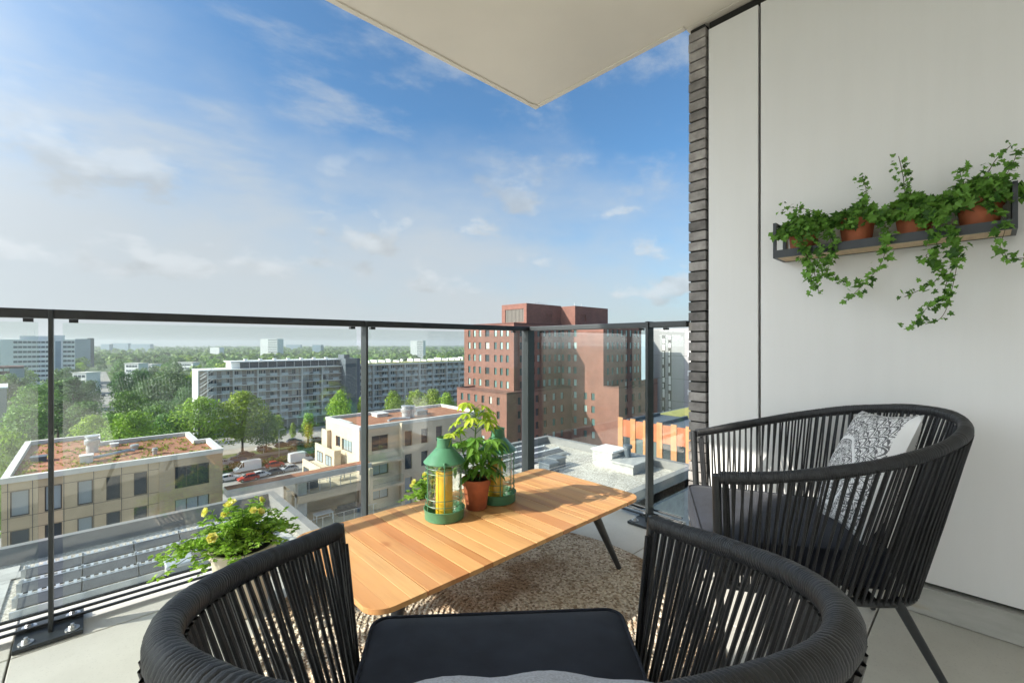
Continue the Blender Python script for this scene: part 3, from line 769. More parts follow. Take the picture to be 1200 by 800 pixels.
pillow('throw_pillow','white throw pillow printed with a black mandala, on the chair by the wall',M['mandala'],C2,-.115,-.475,.655,R(22),R(7),R(-4))
pillow('throw_pillow','pale grey woven pillow on the nearest chair, cut off by the photo',M['pale_fabric'],C1,.0,-.443,.5505,R(66),0,0,.44,.13,1.3)

# ================================================================= CITY
def facade(b,o,u,nin,W,z0,z1,ops,dep):
    us=sorted({0.0,W}|{q for a in ops for q in a[:2]}); zs=sorted({z0,z1}|{q for a in ops for q in a[2:4]})
    def P(s,z,d=0): return (o[0]+u[0]*s+nin[0]*d,o[1]+u[1]*s+nin[1]*d,z)
    for i in range(len(us)-1):
        for j in range(len(zs)-1):
            cu,cz=(us[i]+us[i+1])/2,(zs[j]+zs[j+1])/2
            if any(a[0]<cu<a[1] and a[2]<cz<a[3] for a in ops): continue
            b.quad(P(us[i],zs[j]),P(us[i+1],zs[j]),P(us[i+1],zs[j+1]),P(us[i],zs[j+1]))
    for a in ops:
        u0,u1,c0,c1=a[:4]
        b.quad(P(u0,c0),P(u0,c0,dep),P(u0,c1,dep),P(u0,c1)); b.quad(P(u1,c0,dep),P(u1,c0),P(u1,c1),P(u1,c1,dep))
        b.quad(P(u0,c0,dep),P(u0,c0),P(u1,c0),P(u1,c0,dep)); b.quad(P(u0,c1),P(u0,c1,dep),P(u1,c1,dep),P(u1,c1))
        b.quad(P(u0,c0,dep),P(u1,c0,dep),P(u1,c1,dep),P(u0,c1,dep))
def shell(b,x0,x1,y0,y1,z0,z1,S_=(),W_=(),dep=.3,roof=True):
    facade(b,(x0,y0),(1,0),(0,1),x1-x0,z0,z1,list(S_),dep)
    facade(b,(x0,y1),(0,-1),(1,0),y1-y0,z0,z1,list(W_),dep)
    b.quad((x1,y0,z0),(x1,y1,z0),(x1,y1,z1),(x1,y0,z1)); b.quad((x1,y1,z0),(x0,y1,z0),(x0,y1,z1),(x1,y1,z1))
    if roof: b.quad((x0,y0,z1),(x1,y0,z1),(x1,y1,z1),(x0,y1,z1))
WC={}
def win_mesh(w,h,nm,frame,pane_,split=False,fr=.07):
    key=(round(w,2),round(h,2),nm,frame,pane_,split)
    if key in WC: return WC[key]
    f=MB(); f.box(0,w,0,.07,0,fr); f.box(0,w,0,.07,h-fr,h); f.box(0,fr,0,.07,fr,h-fr); f.box(w-fr,w,0,.07,fr,h-fr)
    for k in range(1,nm): x=w*k/nm; f.box(x-fr*.45,x+fr*.45,.003,.067,fr,h-fr)
    p=MB(); p.box(fr,w-fr,.03,.045,fr,h-fr)
    if split: WC[key]=(mesh('window',f,M[frame]),mesh('pane',p,M[pane_]))
    else:
        n=len(f.v); f.v+=p.v; f.f+=[tuple(i+n for i in q) for q in p.f]; f.m+=[1]*len(p.f)
        WC[key]=(mesh('window',f,[M[frame],M[pane_]]),None)
    return WC[key]
CAM=Vector((0,0,H))
def windows(root,lst,limit=100):
    """lst: (x,y,z,rz,w,h,mullions,frame,pane,split): the nearest as parts, the rest merged into one"""
    lst=sorted(lst,key=lambda q:(Vector(q[:3])-CAM).length/(q[4]*q[5])**.5); off=OFF[root.name]
    for x,y,z,rz,w,h,nm,fr,pn,sp in lst[:limit]:
        a,p=win_mesh(w,h,nm,fr,pn,sp)
        o=bpy.data.objects.new('window',a); COL.objects.link(o); o.parent=root; o.location=Vector((x,y,z))-off; o.rotation_euler=(0,0,rz)
        if p: q=bpy.data.objects.new('pane',p); COL.objects.link(q); q.parent=o
    if len(lst)>limit:
        mb=MB()
        for x,y,z,rz,w,h,nm,fr,pn,sp in lst[limit:]:
            c,s=math.cos(rz),math.sin(rz)
            for k,(a0,a1,d0,d1,e0,e1) in enumerate(((0,w,0,.05,0,h),(.08,w-.08,-.012,.02,.08,h-.08))):
                mb.cur=k; t_=MB(); t_.box(a0,a1,d0,d1,e0,e1)
                mb.add([(x+c*X-s*Y,y+s*X+c*Y,z+Z) for X,Y,Z in t_.v],t_.f)
        o=obj('windows_beyond',mb,[M[lst[-1][7]],M[lst[-1][8]]],root); o['kind']='stuff'; o.name='window_field'
def ops_and_wins(face,x0,x1,y0,y1,ops,dep,nm,fr,pn,sp=False):
    out=[]
    for a in ops:
        u0,u1,c0,c1=a[:4]; k=a[4] if len(a)>4 else nm
        if face=='S': out.append((x0+u0,y0+dep-.1,c0,0,u1-u0,c1-c0,k,fr,pn,sp))
        else: out.append((x0+dep-.1,y1-u0,c0,-PI/2,u1-u0,c1-c0,k,fr,pn,sp))
    return out
def parapet(b,poly,z0,z1,w):
    n=len(poly)
    A=sum(poly[i][0]*poly[(i+1)%n][1]-poly[(i+1)%n][0]*poly[i][1] for i in range(n)); sg=1 if A>0 else -1
    inn=[]
    for i in range(n):
        p0,p1,p2=Vector(poly[i-1]),Vector(poly[i]),Vector(poly[(i+1)%n])
        d1=(p1-p0).normalized(); d2=(p2-p1).normalized(); n1=Vector((-d1.y,d1.x))*sg; n2=Vector((-d2.y,d2.x))*sg
        inn.append(p1+(n1+n2)*w/(1+n1.dot(n2)))
    for i in range(n):
        j=(i+1)%n; a,c=poly[i],poly[j]; ia,ic=inn[i],inn[j]
        b.quad((a[0],a[1],z1),(c[0],c[1],z1),(ic.x,ic.y,z1),(ia.x,ia.y,z1))
        b.quad((ia.x,ia.y,z0),(ic.x,ic.y,z0),(ic.x,ic.y,z1),(ia.x,ia.y,z1))
        b.quad((a[0],a[1],z0),(c[0],c[1],z0),(c[0],c[1],z1),(a[0],a[1],z1))

# ---- ground, roads
b=MB(); b.quad((-4000,-400,GZ),(4000,-400,GZ),(4000,4500,GZ),(-4000,4500,GZ)); tag(obj('ground',b,M['ground']),kind='structure')
def sheet(name,m,x0,x1,y0,y1,dz):
    b=MB(); b.quad((x0,y0,GZ+dz),(x1,y0,GZ+dz),(x1,y1,GZ+dz),(x0,y1,GZ+dz)); return tag(obj(name,b,M[m]),kind='structure')
sheet('courtyard',  'paving',-60,120,-60,104,.02)
sheet('parking_street','paving',-60,160,107,120.6,.03)
sheet('road','asphalt',-80,200,122.4,131,.03)
sheet('pavement','paving',-80,200,131.6,135,.05)
sheet('avenue','paving',-1,11,195,640,.03)
sheet('car_park','paving',20,160,140,165,.03)
b=MB()
for k in range(30): b.box(-40+k*7,-37+k*7,126.6,126.75,GZ+.034,GZ+.038)
for k in range(26): b.box(20+k*2.6,20.1+k*2.6,115.5,120.4,GZ+.034,GZ+.038)
tag(obj('road_marking',b,M['line']),kind='structure')

# ---- the gravel roofs just below
def solar_row(x0,x1,y,z,label,n):
    t=thing('solar_array',label,'solar panels',((x0+x1)/2,y,z),0,'solar panel rows on the gravel roofs')
    w=(x1-x0)/n; Mx=Matrix.Rotation(R(13),3,'X')
    for k in range(n):
        b=MB(); b.obox((x0+w*(k+.5),y,z+.28),w-.03,.4,.035,Mx); pn=obj('panel',b,M['solar'],t)
        b=MB()
        b.obox(Vector((x0+w*(k+.5),y,z+.282))+Mx@Vector((0,.215,0)),w-.02,.03,.05,Mx)
        obj('panel_frame',b,M['alu'],pn)
    b=MB(); b.box(x0-.1,x1+.1,y-.27,y-.22,z+.06,z+.22); b.box(x0-.1,x1+.1,y+.23,y+.26,z+.1,z+.34)
    k=x0
    while k<x1: b.box(k,k+.07,y+.23,y+.42,z+.2,z+.36); k+=.16
    for q in range(n+1):
        x=x0+w*q; b.box(x-.03,x+.03,y-.5,y+.5,z+.01,z+.06); b.box(x-.025,x+.025,y+.24,y+.3,z+.06,z+.42)
    obj('mounting_rail',b,M['alu'],t)
def pavers(b,x0,x1,y0,y1,z,s=.5):
    x=x0
    while x<x1-.01:
        y=y0
        while y<y1-.01:
            b.box(x+.006,x+s-.006,y+.006,y+s-.006,z,z+.04+rnd.uniform(-.004,.004)); y+=s
        x+=s
RZ=H-6.5
M['paver']=mat('paver',(.42,.42,.4),.85,.12,2,island=.12)
M['coping_grey']=mat('coping_grey',(.2,.2,.195),.8,.12,1.2,bs=.1,bscale=20)
t=thing('roof_wing','gravel flat roof with three solar rows, below the glass at left','flat roof',(-8,14,RZ))
b=MB(); shell(b,-30,5.4,3.2,19.9,GZ,RZ); obj('roof_deck',b,[M['gravel']],t)
b=MB(); parapet(b,[(-30,3.2),(5.4,3.2),(5.4,19.9),(-30,19.9)],RZ,RZ+.5,.26); obj('parapet',b,M['coping_grey'],t)
b=MB(); pavers(b,-8,-1.6,18.3,19.3,RZ); pavers(b,-1.6,1.4,18.3,18.8,RZ); pavers(b,-2.1,5.5,14.6,15.1,RZ); pavers(b,-2.1,-1.6,15.1,18.6,RZ); pavers(b,2.9,3.9,12.6,14.6,RZ); pavers(b,4.4,4.9,15.1,19.1,RZ); obj('paver_path',b,M['paver'],t)
for y,w in((17.75,'far'),(16.75,'middle'),(15.85,'near')):
    solar_row(-1.3,4.3,y,RZ,{'far':'solar panel row on the left gravel roof, nearest its far parapet','middle':'middle solar panel row of the left gravel roof','near':'solar panel row on the left gravel roof, closest to the roof hatches'}[w],5)
def skylight(x,y,sx,sy,label):
    t=thing('roof_skylight',label,'skylight',(x,y,RZ))
    b=MB(); b.box(x-sx,x+sx,y-sy,y+sy,RZ+.001,RZ+.18); obj('kerb',b,M['alu'],t)
    b=MB(); b.box(x-sx+.06,x+sx-.06,y-sy+.06,y+sy-.06,RZ+.182,RZ+.21); obj('pane',b,M['vent_white'],t)
skylight(-.42,15.02,.36,.24,'flat white roof hatch on the left gravel roof, close to the railing post')
skylight(.5,14.95,.36,.22,'flat white roof hatch on the left gravel roof, left of the grey roof boxes')
def roofbox(x,y,s,h,label,top='vent_white',body='concrete',z=RZ):
    t=thing('roof_box',label,'roof vent',(x,y,z))
    b=MB(); b.box(x-s,x+s,y-s,y+s,z+.002,z+h); obj('body',b,M[body],t)
    b=MB(); b.prism([(x-s*1.12,y-s*1.12),(x+s*1.12,y-s*1.12),(x+s*1.12,y+s*1.12),(x-s*1.12,y+s*1.12)],z+h+.002,z+h+.1); obj('cover',b,M[top],t,bevel=.03)
roofbox(1.75,15.25,.28,.45,'grey roof box in front of the solar rows, left one by the rose bush','alu')
roofbox(2.95,15.6,.27,.42,'grey roof box in front of the solar rows, just behind the rose bush','alu')
t=thing('roof_wing','gravel flat roof with vent boxes seen beyond the table','flat roof',(19,15,RZ))
b=MB(); shell(b,14.3,21.95,9.8,19.9,GZ,RZ); obj('roof_deck',b,[M['gravel']],t)
b=MB(); parapet(b,[(14.3,9.8),(21.95,9.8),(21.95,19.9),(14.3,19.9)],RZ-.4,RZ+.42,.34); obj('parapet',b,M['coping_grey'],t)
b=MB(); b.box(14.2,22.05,9.7,9.78,GZ,RZ-.45); obj('concrete_wall',b,M['concrete'],t)
for y,l in((18.8,'solar panel row on the right gravel roof, nearest the parapet corner'),(17.9,'second solar panel row on the right gravel roof from its far parapet'),(17.0,'solar panel row on the right gravel roof, closest to the small dark boxes')):
    solar_row(15.2,19.5+(18.8-y)*.3,y,RZ,l,4)
roofbox(20.2,13.85,.62,.8,'white topped square vent box on the right gravel roof','vent_white')
b=MB(); 
t=thing('roof_hatch','wide low grey roof hatch with a short vent pipe','roof hatch',(20.7,12.6,RZ)); b.box(19.4,21.2,11.9,13.1,RZ+.002,RZ+.42); b.box(19.3,21.3,11.8,13.2,RZ+.422,RZ+.52); obj('hatch_box',b,M['concrete'],t)
b=MB(); b.cyl((20.5,12.9,RZ+.52),.17,.5); b.cyl((20.5,12.9,RZ+1.0),.24,.16); obj('vent_pipe',b,M['slate'],t)
for x,y,l in((16.9,15.2,'small dark box on the right gravel roof, left of two'),(17.9,15.6,'small dark box on the right gravel roof, right of two')): roofbox(x,y,.36,.4,l,'slate','slate')

# ---- beige building on the left
def roof_vent(x,y,z,r,h,label,kind='drum'):
    t=thing('roof_vent',label,'roof vent',(x,y,z)); b=MB(); b.cyl((x,y,z+.002),r,h); obj('shaft',b,M['alu'],t,True)
    b=MB(); b.lathe([(r*1.25,h*.55),(r*1.3,h*.6),(r*1.3,h*.85),(r,h*.9)],(x,y,z),20); b.lathe([(r*1.2,h*1.02),(r*1.2,h*1.1),(.001,h*1.15)],(x,y,z),20); obj('cowl',b,M['alu'],t,True)
def duct(pts,r,z,label):
    b=MB(); b.tube([(x,y,z+dz) for x,y,dz in pts],r,10); return solid('roof_duct',b,M['alu'],label,'roof duct',loc=(pts[0][0],pts[0][1],z),smooth=True)
LZ=-8.42
t=thing('beige_building','beige brick building with a red sedum roof at left','building',(2,52,GZ))
poly=[(-4.6,47.3),(8.6,47.3),(8.6,53.3),(7.6,53.3),(7.6,58.6),(.6,58.6),(.6,63.6),(-4.6,63.6)]
opsL=[(u+4.6,u+4.6+w,LZ-2.85-2.82*k,LZ-1.02-2.82*k) for k in range(6) for u,w in((-4.2,.95),(-2.5,.9),(-.78,.86),(.85,.84),(2.5,.84))]
opsR=[(1.05,3.5,LZ-2.85-2.82*k,LZ-1.0-2.82*k,3) for k in range(6)]
b=MB(); facade(b,(-4.6,47.3),(1,0),(0,1),8.7,GZ,LZ,opsL,.28)
b.quad((8.6,47.15,GZ),(8.6,53.3,GZ),(8.6,53.3,LZ),(8.6,47.15,LZ)); b.quad((-4.6,63.6,GZ),(-4.6,47.3,GZ),(-4.6,47.3,LZ),(-4.6,63.6,LZ))
for i in range(2,7): 
    p,q=poly[i],poly[i+1] if i<7 else poly[0]; b.quad((*p,GZ),(*q,GZ),(*q,LZ),(*p,LZ))
obj('wall',b,M['beige_panel'],t)
b=MB(); facade(b,(4.1,47.15),(1,0),(0,1),4.5,GZ,LZ,opsR,.28); b.quad((4.1,47.3,GZ),(4.1,47.15,GZ),(4.1,47.15,LZ),(4.1,47.3,LZ)); w_=obj('wall',b,M['beige_brick'],t); tag(w_,'browner brick bay')
b=MB()
for u in(-4.3,-3.1,-1.5,-.62+.75,1.72+.03,3.4):
    for k in range(0): pass
    b.box(u-.02,u+.02,47.285,47.302,GZ,LZ-.05)
for k in range(7): 
    for z in(LZ-.98-2.82*k,LZ-2.89-2.82*k): b.box(-4.58,4.09,47.288,47.301,z-.015,z+.015)
obj('panel_joint',b,M['frame_dark'],t)
b=MB(); b.add([(x,y,LZ-.35) for x,y in poly],[tuple(range(8))]); rf=obj('roof',b,M['sedum'],t)
b=MB(); parapet(b,[(-4.65,47.1),(8.65,47.1)]+[(x+(.05 if x>0 else -.05),y) for x,y in poly[2:]],LZ-.36,LZ+.03,.42); obj('coping',b,M['coping'],t)
rs=random.Random(4); b=MB()
for k in range(900):
    x,y=rs.uniform(-4,8),rs.uniform(47.8,63)
    if (x>.3 and y>58) or (x>7.2 and y>53): continue
    if rs.random()>.75*abs(math.sin(x*.8+math.sin(y*1.1)*1.7)): continue
    for q in range(3): b.leaf((x+rs.uniform(-.2,.2),y+rs.uniform(-.2,.2),LZ-.36),(rs.uniform(-1,1),rs.uniform(-1,1),.7),(0,0,1),.26,.17)
o=obj('sedum_tuft',b,M['sedum_leaf'],t); o['kind']='stuff'
windows(t,ops_and_wins('S',-4.6,4.1,47.3,63,opsL,.28,1,'frame_dark','beige_glass',True)+ops_and_wins('S',4.1,8.6,47.15,63,opsR,.28,3,'frame_dark','beige_glass',True))
roof_vent(.05,55.4,LZ-.35,.42,1.35,'tall round metal vent on the left sedum roof')
roof_vent(4.1,50.6,LZ-.35,.17,.5,'small pipe vent near the front edge of the left sedum roof')
roof_vent(2.9,54.1,LZ-.35,.26,.42,'small dark cowl vent in the middle of the left sedum roof')
duct([(-.2,51.2,.25),(.8,51.4,.3),(2.4,52.4,.3),(2.8,52.6,.2)],.13,LZ-.35,'horizontal metal duct lying on the left sedum roof')
roofbox(-.3,51.0,.4,.55,'white box beside the metal duct on the left sedum roof','vent_white','vent_white',LZ-.35)
roofbox(-3.2,54.2,.45,.35,'low dark box at the left edge of the left sedum roof','slate','slate',LZ-.35)
roofbox(1.6,61.4-4.2,.3,.2,'flat pale roof hatch near the back of the left sedum roof','vent_white','vent_white',LZ-.35)

# ---- beige building on the right with stepped terraces
BZ=-8.45
t=thing('terraced_building','cream building with a brown sedum roof and stepped side terraces','building',(28,53,GZ))
x0,x1,y0,y1=22.1,40,48.7,58.6
rows=[BZ-3.0-2.85*k for k in range(6)]
ZB=[(z,z+1.75) for z in rows]
opsS=[]
for i,(a,c) in enumerate(ZB):
    opsS.append((1.5,3.6,a,c,2))
    for u in(5.8,8.1,10.3,12.6): opsS.append((u,u+1.0,a-.1,c,1))
opsW=[(y1-55.4,y1-54.0,BZ-3.2,BZ-1.9,1),(y1-53.6,y1-50.6,BZ-3.35,BZ-1.95,4)]+[(y1-53.0,y1-50.6,BZ-3.35-2.85*k,BZ-1.95-2.85*k,3) for k in range(1,6)]
b=MB(); shell(b,x0,x1,y0,y1,GZ,BZ,opsS,opsW,.3,False); obj('wall',b,M['beige_render'],t)
b=MB(); b.quad((x0,y0,BZ-.35),(x1,y0,BZ-.35),(x1,y1,BZ-.35),(x0,y1,BZ-.35)); obj('roof',b,M['sedum'],t)
b=MB(); parapet(b,[(x0-.04,y0-.04),(x1,y0-.04),(x1,y1),(x0-.04,y1)],BZ-.36,BZ+.03,.4); b.box(x0+.36,x0+1.0,y0+4,y1-2,BZ-.35,BZ-.06); obj('coping',b,M['coping'],t)
b=MB()
for z in(BZ-4.1,BZ-7.0,BZ-9.9): b.box(x0+.5,x0+5.0,y0-1.2,y0-.002,z-.25,z)
b.box(x0+5.0,x0+5.25,y0-.6,y0-.002,GZ,BZ-.1)
obj('balcony',b,M['beige_render'],t)
b=MB()
for z in(BZ-4.1,BZ-7.0,BZ-9.9):
    b.box(x0+.5,x0+5.0,y0-1.18,y0-1.16,z+.05,z+1.05)
obj('balcony_glass',b,M['glass'],t)
windows(t,ops_and_wins('S',x0,x1,y0,y1,opsS,.3,1,'frame_dark','beige_glass',True)+ops_and_wins('W',x0,x1,y0,y1,opsW,.3,2,'frame_dark','beige_glass',True))
# steps descending to the left
stp=MB(); STEP=((21.6,22.095,56.9,58.7,-10.4),(20.8,21.595,52.6,58.8,-12.1),(19.3,20.795,53,58.9,-13.9),(17.6,19.295,53.4,59,-16.4))
for k,(xa,xb,ya,yb,zt) in enumerate(STEP):
    stp.box(xa,xb,ya,yb,GZ,zt)
    stp.box(xa,xa+.15,ya,yb,zt+.001,zt+.5)
    stp.box(xa+.152,xb,ya,ya+.15,zt+.001,zt+.5)
obj('stepped_terrace',stp,M['beige_render'],t)
wl=[]
for xa,xb,ya,yb,zt in STEP:
    for dy in(.6,3.4):
      if ya+dy+2<yb: wl.append((xa-.06,ya+dy+2,zt-1.6,-PI/2,1.8,1.25,2,'frame_dark','beige_glass',True))
windows(t,wl)
b=MB()
for (xa,xb,ya,yb,z) in((13.2,22.0,44.5,50.4,-16.9),(14.6,22.0,46.2,50.4,-13.7)): b.box(xa,xb,ya,yb,z-.35,z); b.box(xa,xb,ya-.002-.5,ya-.002,z-.85,z-.1)
b.box(13.4,13.8,45.1,45.5,GZ,-12.9); b.box(21.6,22.0,45.1,45.5,GZ,-12.3)
b.box(14.6,22.0,49.5,50.3,GZ,-13.8)
obj('front_terrace',b,M['beige_render'],t)
b=MB()
for (xa,xb,ya,z) in((13.2,22.0,44.2,-16.95),(14.6,22.0,45.9,-13.75)):
    k=xa
    while k<xb: b.box(k,k+.05,ya,ya+.05,z,z+1.1); k+=1.05
    b.box(xa,xb,ya+.002,ya+.048,z+1.1,z+1.14)
obj('terrace_rail',b,M['alu'],t)
b=MB()
for (xa,xb,ya,z) in((13.2,22.0,44.215,-16.85),(14.6,22.0,45.915,-13.65)): b.box(xa,xb,ya,ya+.015,z,z+1.0)
obj('terrace_glass',b,M['glass'],t)
def patio(x,y,z,label):
    t=thing('patio_table',label,'table',(x,y,z)); b=MB(); b.box(x-.9,x+.9,y-.5,y+.5,z+.7,z+.75); obj('tabletop',b,M['white_paint'],t)
    for sx in(-.8,.8):
        for sy in(-.4,.4): b=MB(); b.box(x+sx-.04,x+sx+.04,y+sy-.04,y+sy+.04,z+.002,z+.7); obj('leg',b,M['white_paint'],t)
patio(17.2,46.3,-16.9,'white patio table on the lower terrace of the cream building')
patio(19.2,48.2,-13.7,'white patio table on the upper terrace of the cream building')
def lounge(x,y,z,label):
    t=thing('patio_sofa',label,'sofa',(x,y,z)); b=MB(); b.box(x-1,x+1,y-.45,y+.45,z+.05,z+.42); obj('seat',b,M['slate'],t,bevel=.04)
    b=MB(); b.box(x-1,x+1,y+.46,y+.65,z+.05,z+.85); b.box(x-1.2,x-1.01,y-.45,y+.65,z+.05,z+.6); obj('backrest',b,M['slate'],t,bevel=.04)
lounge(19.8,46.2,-16.9,'dark sofa on the lower terrace of the cream building')
roofbox(16.2,49.0-1.2,.75,.95,'dark grey shed box on the upper terrace under the bridge','slate','slate',-13.7)
roof_vent(30.2,52.4,BZ-.35,.55,1.5,'big shiny twin-drum vent on the brown sedum roof, left drum')
roof_vent(31.2,52.9,BZ-.35,.5,1.35,'big shiny twin-drum vent on the brown sedum roof, right drum')
roofbox(33.2,54.0,.8,.5,'dark low box right of the shiny vents','slate','slate',BZ-.35)
duct([(27.0,51.2,.2),(27.8,51.5,.3),(29.2,51.2,.25),(29.9,50.9,.2)],.16,BZ-.35,'silver duct snaking over the brown sedum roof')
roofbox(28.5,56.4,.8,.35,'pale low plinth near the back of the brown sedum roof','vent_white','coping',BZ-.35)
# the bridge roof between them
t=thing('walkway_roof','long narrow sedum-topped walkway roof joining the two beige buildings','walkway',(15,46.5,-12.4))
b=MB(); b.box(8.65,22.08,45.6,47.1,-12.45,-11.85); obj('beam',b,M['concrete_pale'],t)
b=MB(); b.box(8.7,22.0,45.75,46.95,-11.849,-11.80); obj('sedum_top',b,M['sedum'],t)
b=MB(); b.box(14.6,15.5,46.0,46.8,GZ,-12.46); obj('column',b,M['concrete_pale'],t)

# ---- red brick complex
t=thing('red_building','large red brick building in stepped volumes with many small windows','building',(85,72,GZ))
TOP=5.35; rz_=[3.4-2.9*k for k in range(11)]
colA=[88.3-on_x(px,400,67)[1] for px in(550,556,562.5,571,580.5,587.5,594.5)]
opsA=[(c-(.75 if i==3 else .45),c+(.75 if i==3 else .45),z-.8,z+.8) for i,c in enumerate(colA) for z in rz_[:5]]
opsB=[(u,u+1.0,z-.8,z+.8) for u in(1.8,3.6,5.6,7.4,9.4,11.2,13.2,14.7) for z in rz_]
b=MB(); shell(b,67,83,70.5,88.3,GZ,TOP,opsB,opsA); wl=ops_and_wins('W',67,83,70.5,88.3,opsA,.3,1,'frame_dark','red_glass')+ops_and_wins('S',67,83,70.5,88.3,opsB,.3,1,'frame_dark','red_glass')
opsLW=[(u,u+.95,z-.8,z+.8) for u in(1.5,4,6.5,9,11.5,14) for z in rz_[5:]]
opsLS=[(u,u+1.0,z-.8,z+.8) for u in(3.2,6.4,8.6,11.2,14.2,17) for z in rz_[5:]]
shell(b,62,82.99,67.4,84.5,GZ,-9.4,opsLS,opsLW); wl+=ops_and_wins('W',62,83,67.4,84.5,opsLW,.3,1,'frame_dark','red_glass')+ops_and_wins('S',62,83,67.4,84.5,opsLS,.3,1,'frame_dark','red_glass')
opsCW=[(u,u+.95,z-.8,z+.8) for u in(14.8,17.6,19.6,21.4) for z in rz_]+[(u,u+.95,z-.8,z+.8) for u in(24.4,26.6) for z in rz_[5:]]
opsCS=[(u,u+1.0,z-.8,z+.8) for u in(1.4,3.2,5.2,7.0,9.0,10.8,12.8,14.3) for z in rz_]
shell(b,83,99,58.4,88.3,GZ,TOP,opsCS,[q for q in opsCW if q[1]<29.9]); wl+=ops_and_wins('W',83,99,58.4,88.3,[q for q in opsCW if q[0]<29],.3,1,'frame_dark','teal_glass')+ops_and_wins('S',83,99,58.4,88.3,opsCS,.3,1,'frame_dark','red_glass')
opsES=[(u,u+1.2,z-.8,z+.8) for u in(2.4,5.2,8,10.8,13.6) for z in rz_[4:]]
shell(b,83,99.6,54.4,58.39,GZ,-8.65,opsES,()); wl+=ops_and_wins('S',83,99.6,54.4,58,opsES,.3,1,'frame_dark','red_glass')
obj('wall',b,M['red_brick'],t)
b=MB()
shell(b,72,84,71.6,80,TOP+.002,10.2,[(6.5,8.6,TOP+1,8)],[(1.2,7.5,TOP+.6,9)],.2); shell(b,84.01,97.5,67.2,80,TOP+.002,10.0,[(2,4.2,TOP+1,8)],()); obj('penthouse',b,M['red_brick'],t)
b=MB(); b.quad((72.15,79.0,TOP+.6),(72.15,72.5,TOP+.6),(72.15,72.5,9),(72.15,79.0,9)); 
for k in range(14): b.box(72.05,72.14,72.6+k*.46,72.66+k*.46,TOP+.6,9)
obj('louvre',b,M['louvre'],t)
for pl,za_,zb_ in(([(66.95,70.45),(83,70.45),(83,88.3),(66.95,88.3)],TOP-.1,TOP+.25),([(61.95,67.35),(82.98,67.35),(82.98,84.5),(61.95,84.5)],-9.5,-9.1),([(82.95,54.35),(99.6,54.35),(99.6,58.3),(82.95,58.3)],-8.7,-8.4)):
    b=MB(); parapet(b,pl,za_,zb_,.4); obj('coping',b,M['red_dark'],t)
b=MB()
for x,y in((78,74),(86,69),(90,70)): b.tube([(x,y,10),(x,y,11)],.05,6)
b.tube([(76,73,10.6),(80,73,10.6)],.04,6); b.tube([(76,73,10.1),(76,73,10.6)],.04,6); b.tube([(80,73,10.1),(80,73,10.6)],.04,6); obj('roof_rail',b,M['alu'],t)
windows(t,wl)

# ---- orange striped building
t=thing('orange_building','low building clad in orange and ochre vertical stripes','building',(56,26,GZ))
OZ=-8.5; x0=50
b=MB(); shell(b,x0,74,19,32.8,GZ,OZ-.6); obj('wall',b,M['slate'],t)
b=MB(); y=32.8; 
ws=[]; k=0; oc=MB(); og=MB()
while y>21:
    oc.box(x0-.18,x0-.002,y-.72,y,GZ,OZ)                      # ochre pier
    y-=.72
    og.box(x0-.1,x0-.003,y-1.1,y,GZ,-13.4); og.box(x0-.1,x0-.003,y-1.1,y,-10.9,OZ-.25)
    ws.append((x0-.06,y-.0,-13.4,-PI/2,1.1,2.5,1,'frame_dark','orange_glass',True)); y-=1.1
obj('ochre_pier',oc,M['ochre'],t); obj('orange_infill',og,M['orange'],t); windows(t,ws)
b=MB(); b.box(x0-.15,x0-.002,19,20.98,GZ,OZ-.2); obj('brown_end',b,M['red_dark'],t)
b=MB(); b.quad((x0+9,19.3,OZ-.55),(x0+20,19.3,OZ-.55),(x0+20,32.3,OZ-.55),(x0+9,32.3,OZ-.55)); obj('sedum_roof',b,M['sedum_green'],t)
b=MB()
for q in range(22): b.box(x0+22,x0+22.4,19+q*.62,19.35+q*.62,OZ-.55,OZ+.55)
b.box(x0+22,x0+22.4,19,32.8,OZ-.59,OZ+.2); b.box(x0+.3,x0+8.5,31.5,31.8,OZ-.58,OZ-.2); b.box(x0+.3,x0+8.5,27.5,27.8,OZ-.58,OZ-.2)
obj('crenellation',b,M['slate'],t)

# ---- grey tower at right edge
t=thing('grey_tower','pale grey tower with two narrow vertical window strips beside the brick pier','building',(116,57,GZ))
b=MB(); shell(b,110,126,50,61.2,GZ,4.9); obj('wall',b,M['grey_panel'],t)
for y in(56.6,58.3):
    b=MB(); b.box(109.94,109.998,y-.45,y+.45,-24,3.2); fr=obj('window_strip',b,M['frame_dark'],t)
    b=MB(); z=-24; rs=random.Random(int(y*10))
    while z<3:
        h=rs.choice([1.2,1.6,2.2]); b.box(109.9,109.938,y-.3+rs.choice([0,.0,.25]),y+.3,z,min(z+h,3.1)); z+=h+rs.choice([.3,.9])
    obj('pane',b,M['vent_white'],fr)
b=MB()
for z in(-20,-14,-8.2,-2.2): b.box(109.98,110.001,50,61.2,z,z+.06)
obj('panel_joint',b,M['frame_dark'],t)
b=MB()
for q in range(12): b.box(109.93,109.998,50.9,51.4+.4*(q%2),-24+q*2.4,-22.6+q*2.4)
obj('window',b,M['vent_white'],t)

